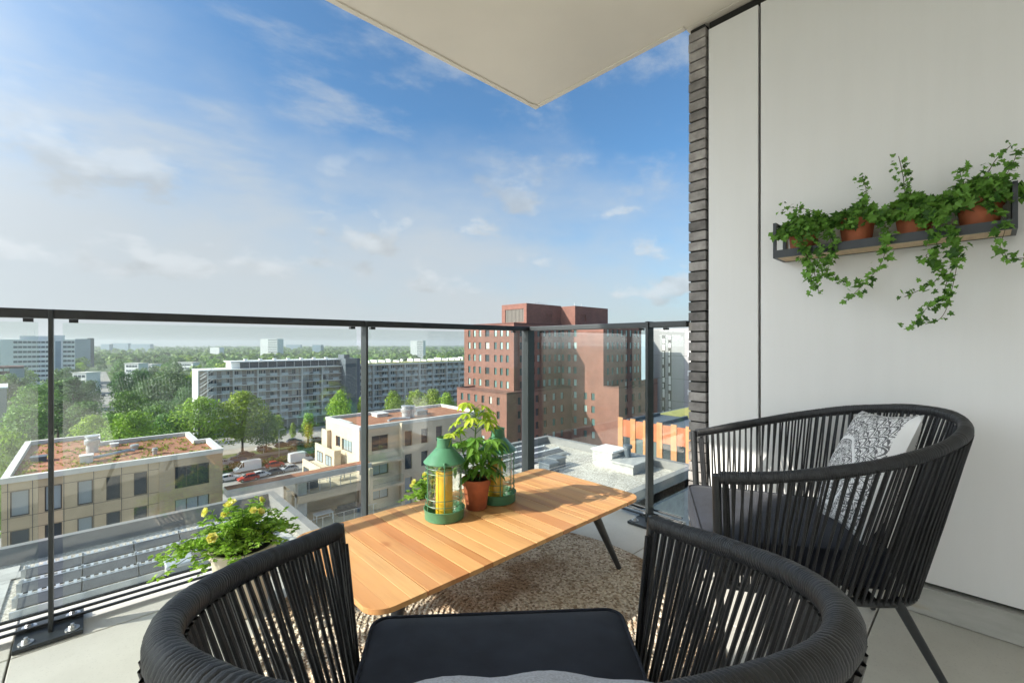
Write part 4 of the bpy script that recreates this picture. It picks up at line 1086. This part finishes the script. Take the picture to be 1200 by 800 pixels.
# ---- long gallery flats
def flats(root,x0,x1,y0,z0,floor_h,nf,bay,dep=1.5,seed=1):
    r=random.Random(seed); top=z0+floor_h*nf
    b=MB(); b.box(x0,x1,y0+dep,y0+dep+11,z0,top); obj('wall',b,M['flat_wall'],root)
    for k in range(nf+1):
        z=z0+k*floor_h; b=MB(); b.box(x0,x1,y0-.05,y0+dep-.002,z-.14,z+.05); g=obj('gallery',b,M['white_paint'],root)
        if k<nf:
            b=MB(); x=x0+.15
            while x<x1-1:
                if r.random()<.86: b.box(x,min(x+bay*.62,x1-.1),y0+.02,y0+.08,z+.1,z+1.02)
                b.box(x+bay*.64,min(x+bay*.96,x1),y0+.03,y0+.07,z+.62,z+.68)
                b.box(x+bay*.64,min(x+bay*.96,x1),y0+.03,y0+.07,z+.95,z+1.0)
                x+=bay
            obj('balustrade',b,M['balustrade'],g)
    b=MB(); x=x0
    while x<=x1+.1: b.box(x-.1,x+.1,y0+.09,y0+dep-.003,z0+.051,top-.15); x+=bay*2
    obj('party_wall',b,M['white_paint'],root)
    ws=[]
    x=x0+.4
    while x<x1-bay:
        for k in range(nf):
            z=z0+k*floor_h
            ws.append((x,y0+dep-.06,z+.35,0,bay*.34,floor_h-.75,2,'frame_white','flat_glass',False))
            ws.append((x+bay*.42,y0+dep-.06,z+.08,0,bay*.2,floor_h-.5,1,'frame_white','flat_glass',False))
        x+=bay
    windows(root,ws)
FY=170; FX0=24.5; FH=2.55
t=thing('gallery_flats','long white flats with open galleries left of the slate stair tower','building',(47,FY,GZ))
z0=GZ+3.3
flats(t,FX0+2.5,70,FY,z0,FH,7,3.6,1.5,2)
ztop=z0+FH*7
b=MB(); b.box(FX0,FX0+2.48,FY+.9,FY+12,GZ,ztop+.2); obj('end_wall',b,M['white_paint'],t)
b=MB(); b.box(FX0+.3,FX0+2.45,FY+.86,FY+.898,GZ,ztop-.1); obj('end_panel',b,M['flat_wall'],t)
b=MB()
for k in range(7):
    z=z0+k*FH; 
    for q in range(10): b.box(FX0+.4+q*.34,FX0+.72+q*.34,FY-1.2,FY-.1,z+FH*q/10,z+FH*q/10+.1)
    b.tube([(FX0+.4,FY-1.25,z+1),(FX0+3.8,FY-1.25,z+FH+1)],.05,5); b.tube([(FX0+.4,FY-.1,z+1),(FX0+3.8,FY-.1,z+FH+1)],.05,5)
obj('stair',b,M['white_paint'],t)
b=MB(); b.box(FX0-.1,70,FY-.4,FY+12.5,ztop+.06,ztop+.3); rf=obj('roof',b,M['white_paint'],t)
b=MB(); b.box(FX0+12,70,FY+3.5,FY+11,ztop+.302,ztop+2.4); ph=obj('penthouse',b,M['office_glass'],t)
b=MB(); b.box(FX0+9,70.2,FY+1.8,FY+12,ztop+2.402,ztop+2.75); obj('penthouse_roof',b,M['white_paint'],ph)
b=MB(); b.box(FX0+9.5,FX0+12,FY+3.2,FY+11,ztop+.302,ztop+2.4)
for q in range(12): b.box(FX0+12+q*2.9,FX0+12.15+q*2.9,FY+3.42,FY+3.49,ztop+.31,ztop+2.39)
obj('penthouse_frame',b,M['white_paint'],ph)
for q in range(7):
    b=MB(); x=FX0+14+q*4.6; b.box(x,x+1.0,FY+6,FY+7,ztop+2.752,ztop+3.4); obj('chimney',b,M['white_paint'],rf)
b=MB()
for q in range(14): x=FX0+3+q*3.3; b.box(x,x+.4,FY+.2,FY+.6,GZ,z0-.15)
b.box(FX0+2.5,70,FY+3,FY+12,GZ,z0-.15); obj('ground_storey',b,M['concrete_pale'],t)
b=MB(); b.box(70.3,76,FY-3.2,FY+8,GZ,ztop+3.0); b.box(70.8,73,FY-.5,FY+5,ztop+3.002,ztop+4.4)
solid('stair_tower',b,M['slate'],'dark slate stair tower between the two wings of the long flats','tower',loc=(73,FY,GZ))
t=thing('gallery_flats','long grey flats with a green planted roof right of the slate stair tower','building',(105,FY,GZ))
flats(t,76.2,136,FY,z0,FH,7,3.6,1.5,3)
b=MB(); b.box(76.2,136,FY-.3,FY+14,ztop+.06,ztop+.35); rf=obj('roof',b,M['white_paint'],t)
b=MB(); b.box(79,136,FY+.5,FY+14,ztop+.352,ztop+.6); obj('planting',b,M['sedum_green'],rf)
rs=random.Random(9)
for q in range(16):
    b=MB(); x=80+q*3.6; b.box(x,x+rs.uniform(.4,.9),FY+5+rs.uniform(0,5),FY+11.5,ztop+.602,ztop+rs.uniform(1.2,2.1)); obj('chimney',b,M['white_paint'],rf)
b=MB(); b.box(76.2,136,FY+3,FY+12,GZ,z0-.15)
for q in range(16): x=77+q*3.6; b.box(x,x+.4,FY+.2,FY+.6,GZ,z0-.15)
obj('ground_storey',b,M['concrete_pale'],t)

# ---- office block and other distant buildings
ROT=-math.atan2(FW[0],FW[1])
def boxbuild(px0,px1,d,ytop,name,label,cat,wall,bands=None,depth=15,extra=None,turn=0):
    a=far(px0,d); w=(px1-px0)/FPX*d; 
    if turn:
        q0=math.atan((px0-600)/FPX); q1=math.atan((px1-600)/FPX); w=d/math.cos(q1)*math.tan(q1-q0); e=far(px1,d); rr=ROT-q1; a=(e[0]-w*math.cos(rr),e[1]-w*math.sin(rr),GZ)
    zt=H-(ytop-HOR)/FPX*d-GZ
    t=thing(name,label,cat,a,ROT-q1 if turn else ROT); b=MB(); b.box(0,w,0,depth,0,zt); obj('wall',b,M[wall],t,False,True)
    if bands:
        fh,u0,u1,m=bands; z=zt-fh*.75; k=0
        while z>1.5 and k<16:
            b=MB(); b.box(w*u0,w*u1,-.15,-.002,z,z+fh*.42); bd=obj('window_band',b,M[m],t,False,True); 
            b=MB(); q=w*u0
            while q<w*u1: b.box(q,q+.25,-.22,-.152,z,z+fh*.42); q+=2.2
            obj('mullion',b,M[wall],bd,False,True); z-=fh; k+=1
    if extra: extra(t,w,zt)
    return t
def office(t,w,zt):
    b=MB(); b.box(w*.24,w*.62,2,12,zt+.002,zt+2.6); b.box(w*.62,w*.85,1,12,zt+.002,zt+3.2); obj('plant_room',b,M['white_paint'],t,False,True)
    b=MB(); b.box(w*.72,w*.8,-.5,-.16,0,zt-1); obj('stair_glazing',b,M['blueglass'],t,False,True)
    b=MB(); b.box(w*.66,w*.72,-.8,-.17,0,zt+2.2); b.box(w*.8,w*.83,-.8,-.17,0,zt+2.2); obj('shaft',b,M['white_paint'],t,False,True)
    b=MB(); b.tube([(w*.43,5,zt+2.6),(w*.43,5,zt+7)],.15,6); b.tube([(w*.3,5,zt+2.6),(w*.3,5,zt+4.5)],.1,6); obj('mast',b,M['alu'],t,False,True)
boxbuild(0,88,330,398,'office_block','white office block with long dark window bands at far left','building','office_white',(3.4,.16,.99,'office_glass'),18,office,1)
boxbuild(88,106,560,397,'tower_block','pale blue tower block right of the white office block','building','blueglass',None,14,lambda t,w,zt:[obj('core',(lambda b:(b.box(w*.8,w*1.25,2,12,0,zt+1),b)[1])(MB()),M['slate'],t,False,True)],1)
boxbuild(-6,28,235,429,'brick_block','dark low block with white window frames left of the railing post','building','red_dark',(3,.05,.5,'white_paint'),16,lambda t,w,zt:[obj('glass_wing',(lambda b:(b.box(w*.5,w*1.02,-.6,-.2,0,zt-1),b)[1])(MB()),M['blueglass'],t,False,True)],1)
boxbuild(-30,8,120,455,'pale_shed','pale metal clad building cut by the left photo edge','building','grey_panel',None,16,lambda t,w,zt:[obj('roof_edge',(lambda b:(b.box(-.2,w+.2,-.2,16,zt+.002,zt+.4),b)[1])(MB()),M['white_paint'],t,False,True)],1)
boxbuild(305,325,820,397,'tower_block','white tower block on the horizon above the gallery flats','building','white_paint',(3.2,.45,.98,'office_glass'),22)
boxbuild(481,496,760,399,'tower_block','pale tower block on the horizon left of the red building','building','white_paint',(3.2,.5,.98,'office_glass'),20)
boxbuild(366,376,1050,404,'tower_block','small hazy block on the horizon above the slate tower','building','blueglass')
boxbuild(246,257,900,407,'tower_block','small cream block on the horizon above the tree belt','building','white_paint')
boxbuild(757,775,260,392,'tower_block','slim block with blue balcony bands seen behind the side railing post','building','blueglass',(3,.0,1.0,'white_paint'),14)
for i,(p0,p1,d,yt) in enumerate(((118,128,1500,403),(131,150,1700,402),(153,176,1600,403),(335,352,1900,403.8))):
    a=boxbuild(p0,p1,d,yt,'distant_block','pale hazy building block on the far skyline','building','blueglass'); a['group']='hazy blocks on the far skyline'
for i,(p0,p1,d,yt,l) in enumerate(((146,162,330,426,'low white roofed house among the trees, left of three'),(166,178,345,427,'low cream house among the trees beside the purple tree'),(200,226,420,425,'long low white building among trees left of the flats'),(85,101,260,437,'low white flat roofed hall at the head of the avenue'))):
    boxbuild(p0,p1,d,yt,'low_house',l,'house','white_paint',(3.4,.1,.9,'office_glass'),9,lambda t,w,zt:[obj('roof',(lambda b:(b.box(-.4,w+.4,-.4,9.4,zt+.002,zt+.35),b)[1])(MB()),M['coping'],t,False,True)])

# ---- trees
def crown_mesh(name,seed,m,w,h,nl=34,per=95,leaf=.55,base=.25,taper=.0):
    r=random.Random(seed); b=MB(); lobes=[]
    for k in range(nl):
        f=(k+.5)/nl; z=h*(base+(1-base)*f*.93); env=math.sin(PI*min(.97,(.12+.82*f)))**.65*(1-taper*f)
        a=k*2.4+r.uniform(-.5,.5); q=w/2*env*r.uniform(.25,.82)
        lobes.append((Vector((q*math.cos(a),q*math.sin(a),z)),w*r.uniform(.13,.22)*(.75+.4*env)))
    for c,rad in lobes:
        for _ in range(per):
            d=rv(r); 
            if d.z<-.55 and r.random()<.6: d.z=-d.z
            p=c+Vector((d.x,d.y,d.z*.85))*rad*r.uniform(.6,1.08)
            nm=(d+rv(r)*.8).normalized(); a=nm.cross(rv(r)).normalized(); e=nm.cross(a); s=leaf*r.uniform(.5,1.0)
            b.quad(p-a*s*.5-e*s*.35,p+a*s*.5-e*s*.2,p+a*s*.45+e*s*.4,p-a*s*.4+e*s*.3)
    return mesh(name,b,M[m])
def trunk_mesh(name,w,h,seed):
    r=random.Random(seed); b=MB(); b.tube([(0,0,-.1),(.05,0,h*.2),(.0,.1,h*.45),(.1,0,h*.75)],[.3,.22,.16,.06],8)
    for k in range(7):
        a=k*.95; z=h*(.25+.06*k); b.tube([(0,0,z),(math.cos(a)*w*.17,math.sin(a)*w*.17,z+h*.1),(math.cos(a)*w*.33,math.sin(a)*w*.33,z+h*.17)],[.12,.08,.03],6)
    return mesh(name,b,M['bark'])
TR={}
def tree_kind(key,seed,m,w,h,**k): TR[key]=(crown_mesh('crown',seed,m,w,h,**k),trunk_mesh('trunk',w,h,seed),w,h)
tree_kind('lime',1,'tree_lime',12,16,nl=46,per=105,leaf=.6)
tree_kind('lime2',2,'tree_lime',11,15,nl=40,per=105,leaf=.6)
tree_kind('green',3,'tree',12,15,nl=38,per=90,leaf=.65)
tree_kind('green2',4,'tree',14,14,nl=40,per=90,leaf=.7)
tree_kind('dark',5,'tree_dark',11,16,nl=36,per=90,leaf=.65)
tree_kind('silver',6,'tree_silver',15,18,nl=48,per=95,leaf=.6,base=.12)
tree_kind('small',7,'tree_lime',5,9,nl=26,per=80,leaf=.42,taper=.45)
tree_kind('pop',8,'tree_dark',6,18,nl=34,per=80,leaf=.6,taper=.3,base=.1)
def tree(kind,px,d,ytop,label,group=None,wpx=None):
    cm,tm,w,h=TR[kind]; loc=far(px,d); ht=30-(ytop-HOR)*d/FPX; s=max(.3,ht/h); sw=(wpx/FPX*d/w) if wpx else s
    t=thing('tree',label,'tree',loc,rnd.uniform(0,6.28),group)
    t.scale=(sw,sw,s)
    for nme,m_ in(('crown',cm),('trunk',tm)):
        o=bpy.data.objects.new(nme,m_); COL.objects.link(o); o.parent=t
    return t
tree('lime',233,112,466,'bright round tree behind the left sedum roof, left of a pair',None,62)
tree('lime2',284,119,460,'bright round tree in front of the gallery flats, right of a pair',None,58)
tree('green',312,123,486,'darker tree tucked behind the right side of the bright pair',None,40)
tree('small',325,131,486,'small street tree in front of the flats, left of the ochre shrub',None,23)
tree('small',361,133,484,'small street tree in front of the flats, right of the ochre shrub',None,22)
tree('small',343,136,495,'thin ochre leaved shrub tree between the two small street trees',None,10)
tree('lime2',399,128,459,'bright tree between the flats and the cream building',None,30)
tree('small',424,130,464,'narrow bright tree just beside the middle railing post',None,20)
for px,d,yt,w,l in((461,150,459,26,'tree above the brown sedum roof, left of the row'),(486,152,458,28,'tree above the brown sedum roof, second from left'),(507,150,457,30,'tree above the brown sedum roof, third from left'),(523,148,461,24,'tree above the brown sedum roof, half behind the red building')):
    tree('lime2' if px%2 else 'lime',px,d,yt,l,None,w)
tree('lime',5,62,505,'leafy light green tree cut by the left photo edge',None,58)
for px,d,yt,w,k,l in((152,98,483,60,'lime','yellow-green tree just behind the left sedum roof, at the notch'),(108,105,488,46,'lime2','light green tree behind the left part of the sedum roof'),(195,108,486,44,'green','mid green tree behind the sedum roof, beside the bright pair'),
    (40,150,452,52,'green','broad tree left of the railing post, in front of the office block'),(30,118,478,60,'green2','low broad tree left of the railing post above the sedum roof'),(68,140,468,48,'dark','dark tree immediately right of the railing post'),
    (86,165,439,34,'pop','tall dark pointed tree in front of the office block'),(104,172,446,26,'dark','dark tree beside the avenue, left side'),(100,125,472,46,'green','green tree in front of the avenue, left side'),
    (150,150,459,48,'green','rounded green tree right of the avenue'),(170,165,447,36,'silver','grey-green tree right of the avenue, behind the round one'),(202,168,431,58,'silver','big pale willow-like tree left of the flats'),
    (190,140,470,48,'silver','pale tree in front of the big willow-like tree'),(165,215,434,32,'dark','dark tree behind the willow-like tree'),(215,150,455,30,'silver','pale tree touching the white end wall of the flats'),(130,118,486,44,'green','tree at the near end of the avenue'),
    (178,128,478,46,'green2','mid green spreading tree behind the notch of the sedum roof'),(142,205,436,26,'dark','dark tree on the right side of the avenue')):
    tree(k,px,d,yt,l,None,w)
rt=random.Random(33)
lowp=[crown_mesh('tree',50+i,m,12,14,nl=20,per=42,leaf=1.15,base=.12) for i,m in enumerate(('tree','tree_dark','tree_silver','tree_lime','tree','tree_dark'))]
def lowtree(x,y,s,label,group):
    o=bpy.data.objects.new('tree',rt.choice(lowp)); COL.objects.link(o); o.location=(x,y,GZ); o.rotation_euler=(0,0,rt.uniform(0,6.28)); o.scale=(s*rt.uniform(.9,1.25),s*rt.uniform(.9,1.25),s)
    tag(o,label,'tree',group)
def blocked(x,y):
    if -6<x<16 and 190<y<640: return True          # the avenue
    if 18<x<140 and 158<y<188: return True         # flats
    for a,d,rad in((45,335,42),(150,335,24),(212,425,28),(98,262,14),(98,570,22),(12,240,22)):
        q=far(a,d); 
        if (q[0]-x)**2+(q[1]-y)**2<rad*rad: return True
    return False
n=0
while n<95:
    px=rt.uniform(-10,240); d=rt.uniform(185,520)**1.0; q=far(px,d)
    if blocked(q[0],q[1]): continue
    lowtree(q[0],q[1],rt.uniform(.65,1.1),'broadleaf tree in the park belt left of the flats','trees of the park belt'); n+=1
n=0
while n<110:
    px=rt.uniform(190,560); d=rt.uniform(215,640); q=far(px,d)
    if blocked(q[0],q[1]): continue
    lowtree(q[0],q[1],rt.uniform(.75,1.15),'broadleaf tree in the wooded strip beyond the flats','trees beyond the flats'); n+=1
for px,d in((766,190),(774,170)): q=far(px,d); lowtree(q[0],q[1],.9,'bright tree behind the side railing post','trees behind the side post')
b=MB()
for k in range(2300):
    px=rt.uniform(-60,860); d=620+rt.random()**1.5*2500; q=far(px,d); s=rt.uniform(9,15); hh=rt.uniform(8,14)
    for _ in range(34):
        e=rv(rt); e.z=abs(e.z); p=Vector(q)+Vector((e.x*s*.7,e.y*s*.7,e.z*hh)); nm=(e+rv(rt)*.6).normalized(); a=nm.cross(rv(rt)).normalized(); f=nm.cross(a); z=s*.2*rt.uniform(.6,1.1)
        b.quad(p-a*z-f*z,p+a*z-f*z,p+a*z+f*z,p-a*z+f*z)
o=obj('far_wood',b,M['tree']); tag(o,'hazy band of far woodland along the horizon','woodland',None,'stuff')

# hedges
def hedge(x0,x1,y0,y1,h,label,dens=9):
    r=random.Random(int(x0*7+y0)); b=MB(); n=int((x1-x0)*(y1-y0)*dens+(x1-x0)*h*dens)
    for k in range(n):
        p=Vector((r.uniform(x0,x1),r.uniform(y0,y1),GZ+h*r.uniform(.1,1)*(1+.15*math.sin(r.uniform(0,60))))); nm=rv(r); nm.z=abs(nm.z); a=nm.cross(rv(r)).normalized(); e=nm.cross(a); s=r.uniform(.15,.32)
        b.quad(p-a*s-e*s,p+a*s-e*s,p+a*s+e*s,p-a*s+e*s)
    return solid('hedge',b,M['hedge'],label,'hedge',loc=((x0+x1)/2,(y0+y1)/2,GZ))
hedge(12,80,120.8,122.2,1.5,'clipped hedge between the parking street and the road',10)
hedge(40,78,132,135,.8,'low green planting strip along the far pavement',6)
hedge(9.5,16,60,66,2.4,'dark shrubs below the walkway roof',8)

# vehicles
def car_mesh(kind):
    if kind=='van':
        sec=[(-2.75,.86,.42,1.1,1.12,.8),(-2.7,.95,.36,1.15,2.45,.85),(-1.5,.97,.32,1.18,2.55,.86),(.9,.97,.32,1.18,2.52,.86),(1.25,.97,.32,1.18,2.42,.82),(2.05,.95,.32,1.12,1.2,.8),(2.6,.88,.34,.92,.95,.76),(2.78,.76,.42,.72,.74,.66)]
        wx=1.75; cab=(3,5); wr=.35
    else:
        sec=[(-2.1,.72,.36,.7,.75,.62),(-2.0,.82,.28,.86,.92,.68),(-1.75,.86,.25,.92,1.08,.62),(-1.2,.88,.24,.94,1.42,.6),(-.1,.89,.24,.94,1.47,.62),(.35,.89,.24,.94,1.42,.6),(1.05,.88,.24,.9,.96,.7),(1.8,.83,.26,.76,.8,.64),(2.1,.68,.36,.6,.62,.55)]
        wx=1.3; cab=(2,6); wr=.31
    b=MB(); vs=[]
    for x,hw,zl,zb,zr,rw in sec: vs+=[(x,-hw,zl),(x,-hw,zb),(x,-rw,zr),(x,rw,zr),(x,hw,zb),(x,hw,zl)]
    fs=[(i*6+j,i*6+(j+1)%6,(i+1)*6+(j+1)%6,(i+1)*6+j) for i in range(len(sec)-1) for j in range(6)]
    fs+=[(5,4,3,2,1,0),tuple((len(sec)-1)*6+j for j in range(6))]; b.add(vs,fs)
    g=MB()
    def lerp(p,q,u): return tuple(p[i]+(q[i]-p[i])*u for i in range(3))
    def inner(A,B,C,D,off):
        # inset quad, pushed out
        cx=[sum(q[i] for q in(A,B,C,D))/4 for i in range(3)]
        g.add([tuple(q[i]*.86+cx[i]*.14+off[i] for i in range(3)) for q in(A,B,C,D)],[(0,1,2,3)])
    for i in range(cab[0],cab[1]):
        for j,oy in((1,-.012),(3,.012)):
            A,B,C,D=vs[i*6+j],vs[i*6+j+1],vs[(i+1)*6+j+1],vs[(i+1)*6+j]; inner(A,B,C,D,(0,oy,.006))
    i=cab[1]-1; inner(vs[i*6+2],vs[i*6+3],vs[(i+1)*6+3],vs[(i+1)*6+2],(.008,0,.014))
    if kind!='van': i=2; inner(vs[i*6+2],vs[i*6+3],vs[(i+1)*6+3],vs[(i+1)*6+2],(-.008,0,.014))
    return b,g,wx,wr
CM={}
for k in('van','car'):
    b,g,wx,wr=car_mesh(k)
    wb=MB(); wb.v=[]; 
    pr=[(.001,-.11),(wr*.62,-.11),(wr,-.09),(wr,.09),(wr*.62,.11),(.001,.11)]
    tb=MB(); tb.lathe(pr,n=18); tb.v=[(x,z,y) for x,y,z in tb.v]
    rb=MB(); rb.lathe([(.001,-.125),(wr*.55,-.125),(wr*.58,-.112)],n=14); rb.lathe([(wr*.58,.112),(wr*.55,.125),(.001,.125)],n=14); rb.v=[(x,z,y) for x,y,z in rb.v]
    CM[k]=(b,mesh('window_glass',g,M['car_glass']),mesh('tyre',tb,M['tyre'],True),mesh('rim',rb,M['rim'],True),wx,wr)
BODY={}
def vehicle(kind,paint,loc,rz,label,group=None,cat=None):
    b,g,ty,rm,wx,wr=CM[kind]
    if (kind,paint) not in BODY: BODY[(kind,paint)]=mesh('body',b,M[paint],False)
    t=thing('delivery_van' if kind=='van' else 'parked_car',label,cat or('van' if kind=='van' else 'car'),loc,rz,group)
    def ch(n,m_,p,l=(0,0,0)):
        o=bpy.data.objects.new(n,m_); COL.objects.link(o); o.parent=p; o.location=l; return o
    bd=ch('body',BODY[(kind,paint)],t); ch('window_glass',g,t)
    m=bd.modifiers.new('bevel','BEVEL'); m.width=.06; m.segments=2; m.limit_method='ANGLE'; m.angle_limit=R(25)
    for sx in(-1,1):
        for sy in(-1,1):
            w=ch('wheel',ty,t,(sx*wx,sy*.8,wr)); ch('rim',rm,w)
    return t
vg='vehicles parked along the street'
vz=GZ+.036
def gp(px,py): q=far(px,FPX*30/(py-HOR)); return (q[0],q[1],vz)
vehicle('van','car_white',gp(290,552),PI+.03,'white delivery van parked left of the red car',vg)
vehicle('van','car_white',gp(352,541),.02,'white delivery van parked beside the cream building',vg)
vehicle('car','car_red',gp(322,547),.0,'red car parked between the two white vans',vg)
vehicle('car','car_white',gp(305,559),.1,'white car in front of the parked red car',vg)
vehicle('car','car_red',gp(291,563),PI,'red car almost hidden behind the walkway roof',vg)
vehicle('car','car_silver',gp(338,552),PI,'silver car half hidden behind the walkway roof, right of the white car',vg)
vehicle('car','car_white',gp(268,563),0,'white car beside the corner of the left beige building',vg)
for i,(px,py,c) in enumerate(((288,535,'car_grey'),(330,523,'car_grey'),(345,519,'car_blue'),(372,517,'car_silver'),(309,528,'car_silver'))):
    vehicle('car',c,gp(px,py),.0,('dark car at the left end of the far road','dark grey car under the small street trees','blue car under the small street trees','silver car at the right end of the far road','silver car beside the lamp post on the far road')[i],vg)
for px,py,c,rz,l in((352,523,'car_grey',0,'dark grey car on the far road, behind the second small street tree'),(386,519,'car_grey',0,'dark car at the far road beside the tree by the cream building'),(278,541,'car_blue',.0,'dark blue car at the near edge of the far road, left of the lamp post'),(262,545,'car_silver',0,'silver car just emerging right of the left beige building'),(318,556,'car_grey',PI,'dark grey car in the street gap between the white and silver cars'),(366,548,'car_silver',0,'pale car right of the second van, against the walkway roof')):
    vehicle('car',c,gp(px,py),rz,l,vg)
for i,(px,py) in enumerate(((112,444),(114,449),(115,453),(118,459),(121,464),(113,446))):
    q=gp(px+(i%3-1)*2,py); vehicle('car',('car_white','car_grey','car_blue','car_silver','car_grey','car_white')[i],q,PI/2,'small distant car on the long avenue','cars on the distant avenue')
def lamp(px,py,h,label):
    q=gp(px,py); t=thing('street_lamp',label,'street lamp',(q[0],q[1],GZ))
    b=MB(); b.tube([(0,0,0),(0,0,h)],[.11,.06],8); obj('pole',b,M['alu'],t,True,True)
    b=MB(); b.tube([(0,0,h),(.9,0,h+.15)],.05,6); b.box(.7,1.4,-.15,.15,h+.06,h+.18); obj('lamp_head',b,M['alu'],t,False,True)
lamp(309,531,8,'grey street lamp in front of the bright round trees'); lamp(327,535,7,'grey street lamp by the hedge, right of the first')

# ---- air
m=bpy.data.materials.new('haze'); m.use_nodes=True; nt=m.node_tree; nt.nodes.clear(); out=N(nt,'ShaderNodeOutputMaterial'); pv=N(nt,'ShaderNodeVolumePrincipled')
pv.inputs['Color'].default_value=(.9,.95,1,1); pv.inputs['Density'].default_value=.00019; pv.inputs['Anisotropy'].default_value=.3; L(nt,pv.outputs[0],out.inputs['Volume'])
b=MB(); b.box(-4100,4100,-500,4600,GZ-1.5,22); hz=obj('haze',b,m); tag(hz,'thin pale haze over the city','haze',None,'stuff')

# ================================================================= LIGHT, SKY, CAMERA
AZ,EL=R(23.5),R(29)
SUN=Vector((-math.cos(EL)*math.cos(AZ),math.cos(EL)*math.sin(AZ),math.sin(EL)))
sl=bpy.data.lights.new('sun','SUN'); sl.energy=5.0; sl.angle=R(.53); sl.color=(1,.93,.82)
so=bpy.data.objects.new('sun',sl); COL.objects.link(so); so.rotation_euler=(-SUN).to_track_quat('-Z','Y').to_euler(); so.location=SUN*50
W=bpy.data.worlds.new('World'); S.world=W; W.use_nodes=True; nt=W.node_tree; bg=nt.nodes['Background']
sky=N(nt,'ShaderNodeTexSky'); sky.sky_type='NISHITA'; sky.sun_disc=False; sky.sun_elevation=EL; sky.sun_rotation=math.atan2(SUN.x,SUN.y)
sky.air_density=1.0; sky.dust_density=1.2; sky.ozone_density=2.5; sky.altitude=30
tc=N(nt,'ShaderNodeTexCoord'); sp=N(nt,'ShaderNodeSeparateXYZ'); L(nt,tc.outputs['Generated'],sp.inputs[0])
def dot(v):
    n=N(nt,'ShaderNodeVectorMath',operation='DOT_PRODUCT'); L(nt,tc.outputs['Generated'],n.inputs[0]); n.inputs[1].default_value=v; return n.outputs['Value']
def mr(v,a,b_,c,d,t_='SMOOTHSTEP'):
    n=N(nt,'ShaderNodeMapRange',interpolation_type=t_); L(nt,v,n.inputs[0])
    for i,q in enumerate((a,b_,c,d)): n.inputs[i+1].default_value=q
    return n.outputs[0]
zc=sp.outputs[2]; sund=dot(tuple(SUN)); left=dot((-RT[0],-RT[1],0))
def cnoise(scale,stretch,detail,off=(0,0,0),rough=.55):
    mp=N(nt,'ShaderNodeMapping'); mp.inputs['Scale'].default_value=stretch; mp.inputs['Location'].default_value=off; L(nt,tc.outputs['Generated'],mp.inputs[0]); return noise(nt,mp.outputs[0],scale,detail,rough)
SKYC=mixc(nt,1.0,sky.outputs[0],(.85,1.3,1.5),'MULTIPLY')
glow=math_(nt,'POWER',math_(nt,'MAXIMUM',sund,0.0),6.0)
# thin veil: thick towards the horizon and to the left
veil=math_(nt,'SUBTRACT',zc,math_(nt,'MULTIPLY',left,.21))
veil=math_(nt,'ADD',veil,math_(nt,'MULTIPLY',math_(nt,'SUBTRACT',cnoise(2.6,(1,1,2.2),7),.5),.5))
vf=mr(veil,.0,.46,.93,0.02)
cirrus=math_(nt,'MULTIPLY',mr(cnoise(2.2,(1.0,2.6,4.0),8,(3,1,0),.62),.47,.74,0,.62),mr(zc,.02,.3,0,1))
puff=math_(nt,'MULTIPLY',mr(cnoise(6.4,(1,1,1.9),9,(2.1,.4,.3),.52),.55,.66,0,.75),math_(nt,'MULTIPLY',mr(zc,.0,.1,0,1),mr(zc,.25,.42,1,0)))
CLOUD=N(nt,'ShaderNodeVectorMath',operation='SCALE'); CLOUD.inputs[0].default_value=(5.1,5.5,5.75)
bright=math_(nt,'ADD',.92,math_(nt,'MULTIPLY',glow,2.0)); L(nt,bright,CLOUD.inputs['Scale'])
c=mixc(nt,vf,SKYC,CLOUD.outputs[0]); c=mixc(nt,cirrus,c,CLOUD.outputs[0])
shade=mr(cnoise(6.4,(1,1,1.9),9,(2.1,.4,.38),.52),.46,.66,1.18,.84); PC=N(nt,'ShaderNodeVectorMath',operation='SCALE'); L(nt,CLOUD.outputs[0],PC.inputs[0]); L(nt,shade,PC.inputs['Scale'])
c=mixc(nt,puff,c,PC.outputs[0])
# added glow lobe around the sun, brightens the shaded wall
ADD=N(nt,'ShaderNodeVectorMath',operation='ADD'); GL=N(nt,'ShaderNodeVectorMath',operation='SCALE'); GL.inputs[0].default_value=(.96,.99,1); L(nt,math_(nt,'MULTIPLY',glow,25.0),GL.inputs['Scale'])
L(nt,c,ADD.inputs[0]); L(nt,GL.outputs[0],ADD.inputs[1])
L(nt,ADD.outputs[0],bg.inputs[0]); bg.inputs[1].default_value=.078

cam=bpy.data.cameras.new('camera'); co=bpy.data.objects.new('camera',cam); COL.objects.link(co); S.camera=co
cam.sensor_width=36; cam.sensor_fit='HORIZONTAL'; cam.lens=36*FPX/1200; cam.shift_y=(HOR-400)/1200
cam.clip_start=.02; cam.clip_end=12000
co.location=(0,0,H); co.rotation_euler=(R(90),0,ROT)
S.view_settings.view_transform='Standard'; S.view_settings.look='None'; S.view_settings.exposure=.76; S.view_settings.gamma=1
S.render.engine='CYCLES'; c_=S.cycles
c_.use_denoising=True
c_.max_bounces=8; c_.diffuse_bounces=4; c_.glossy_bounces=3; c_.transmission_bounces=4; c_.transparent_max_bounces=24; c_.volume_bounces=0
c_.sample_clamp_indirect=8
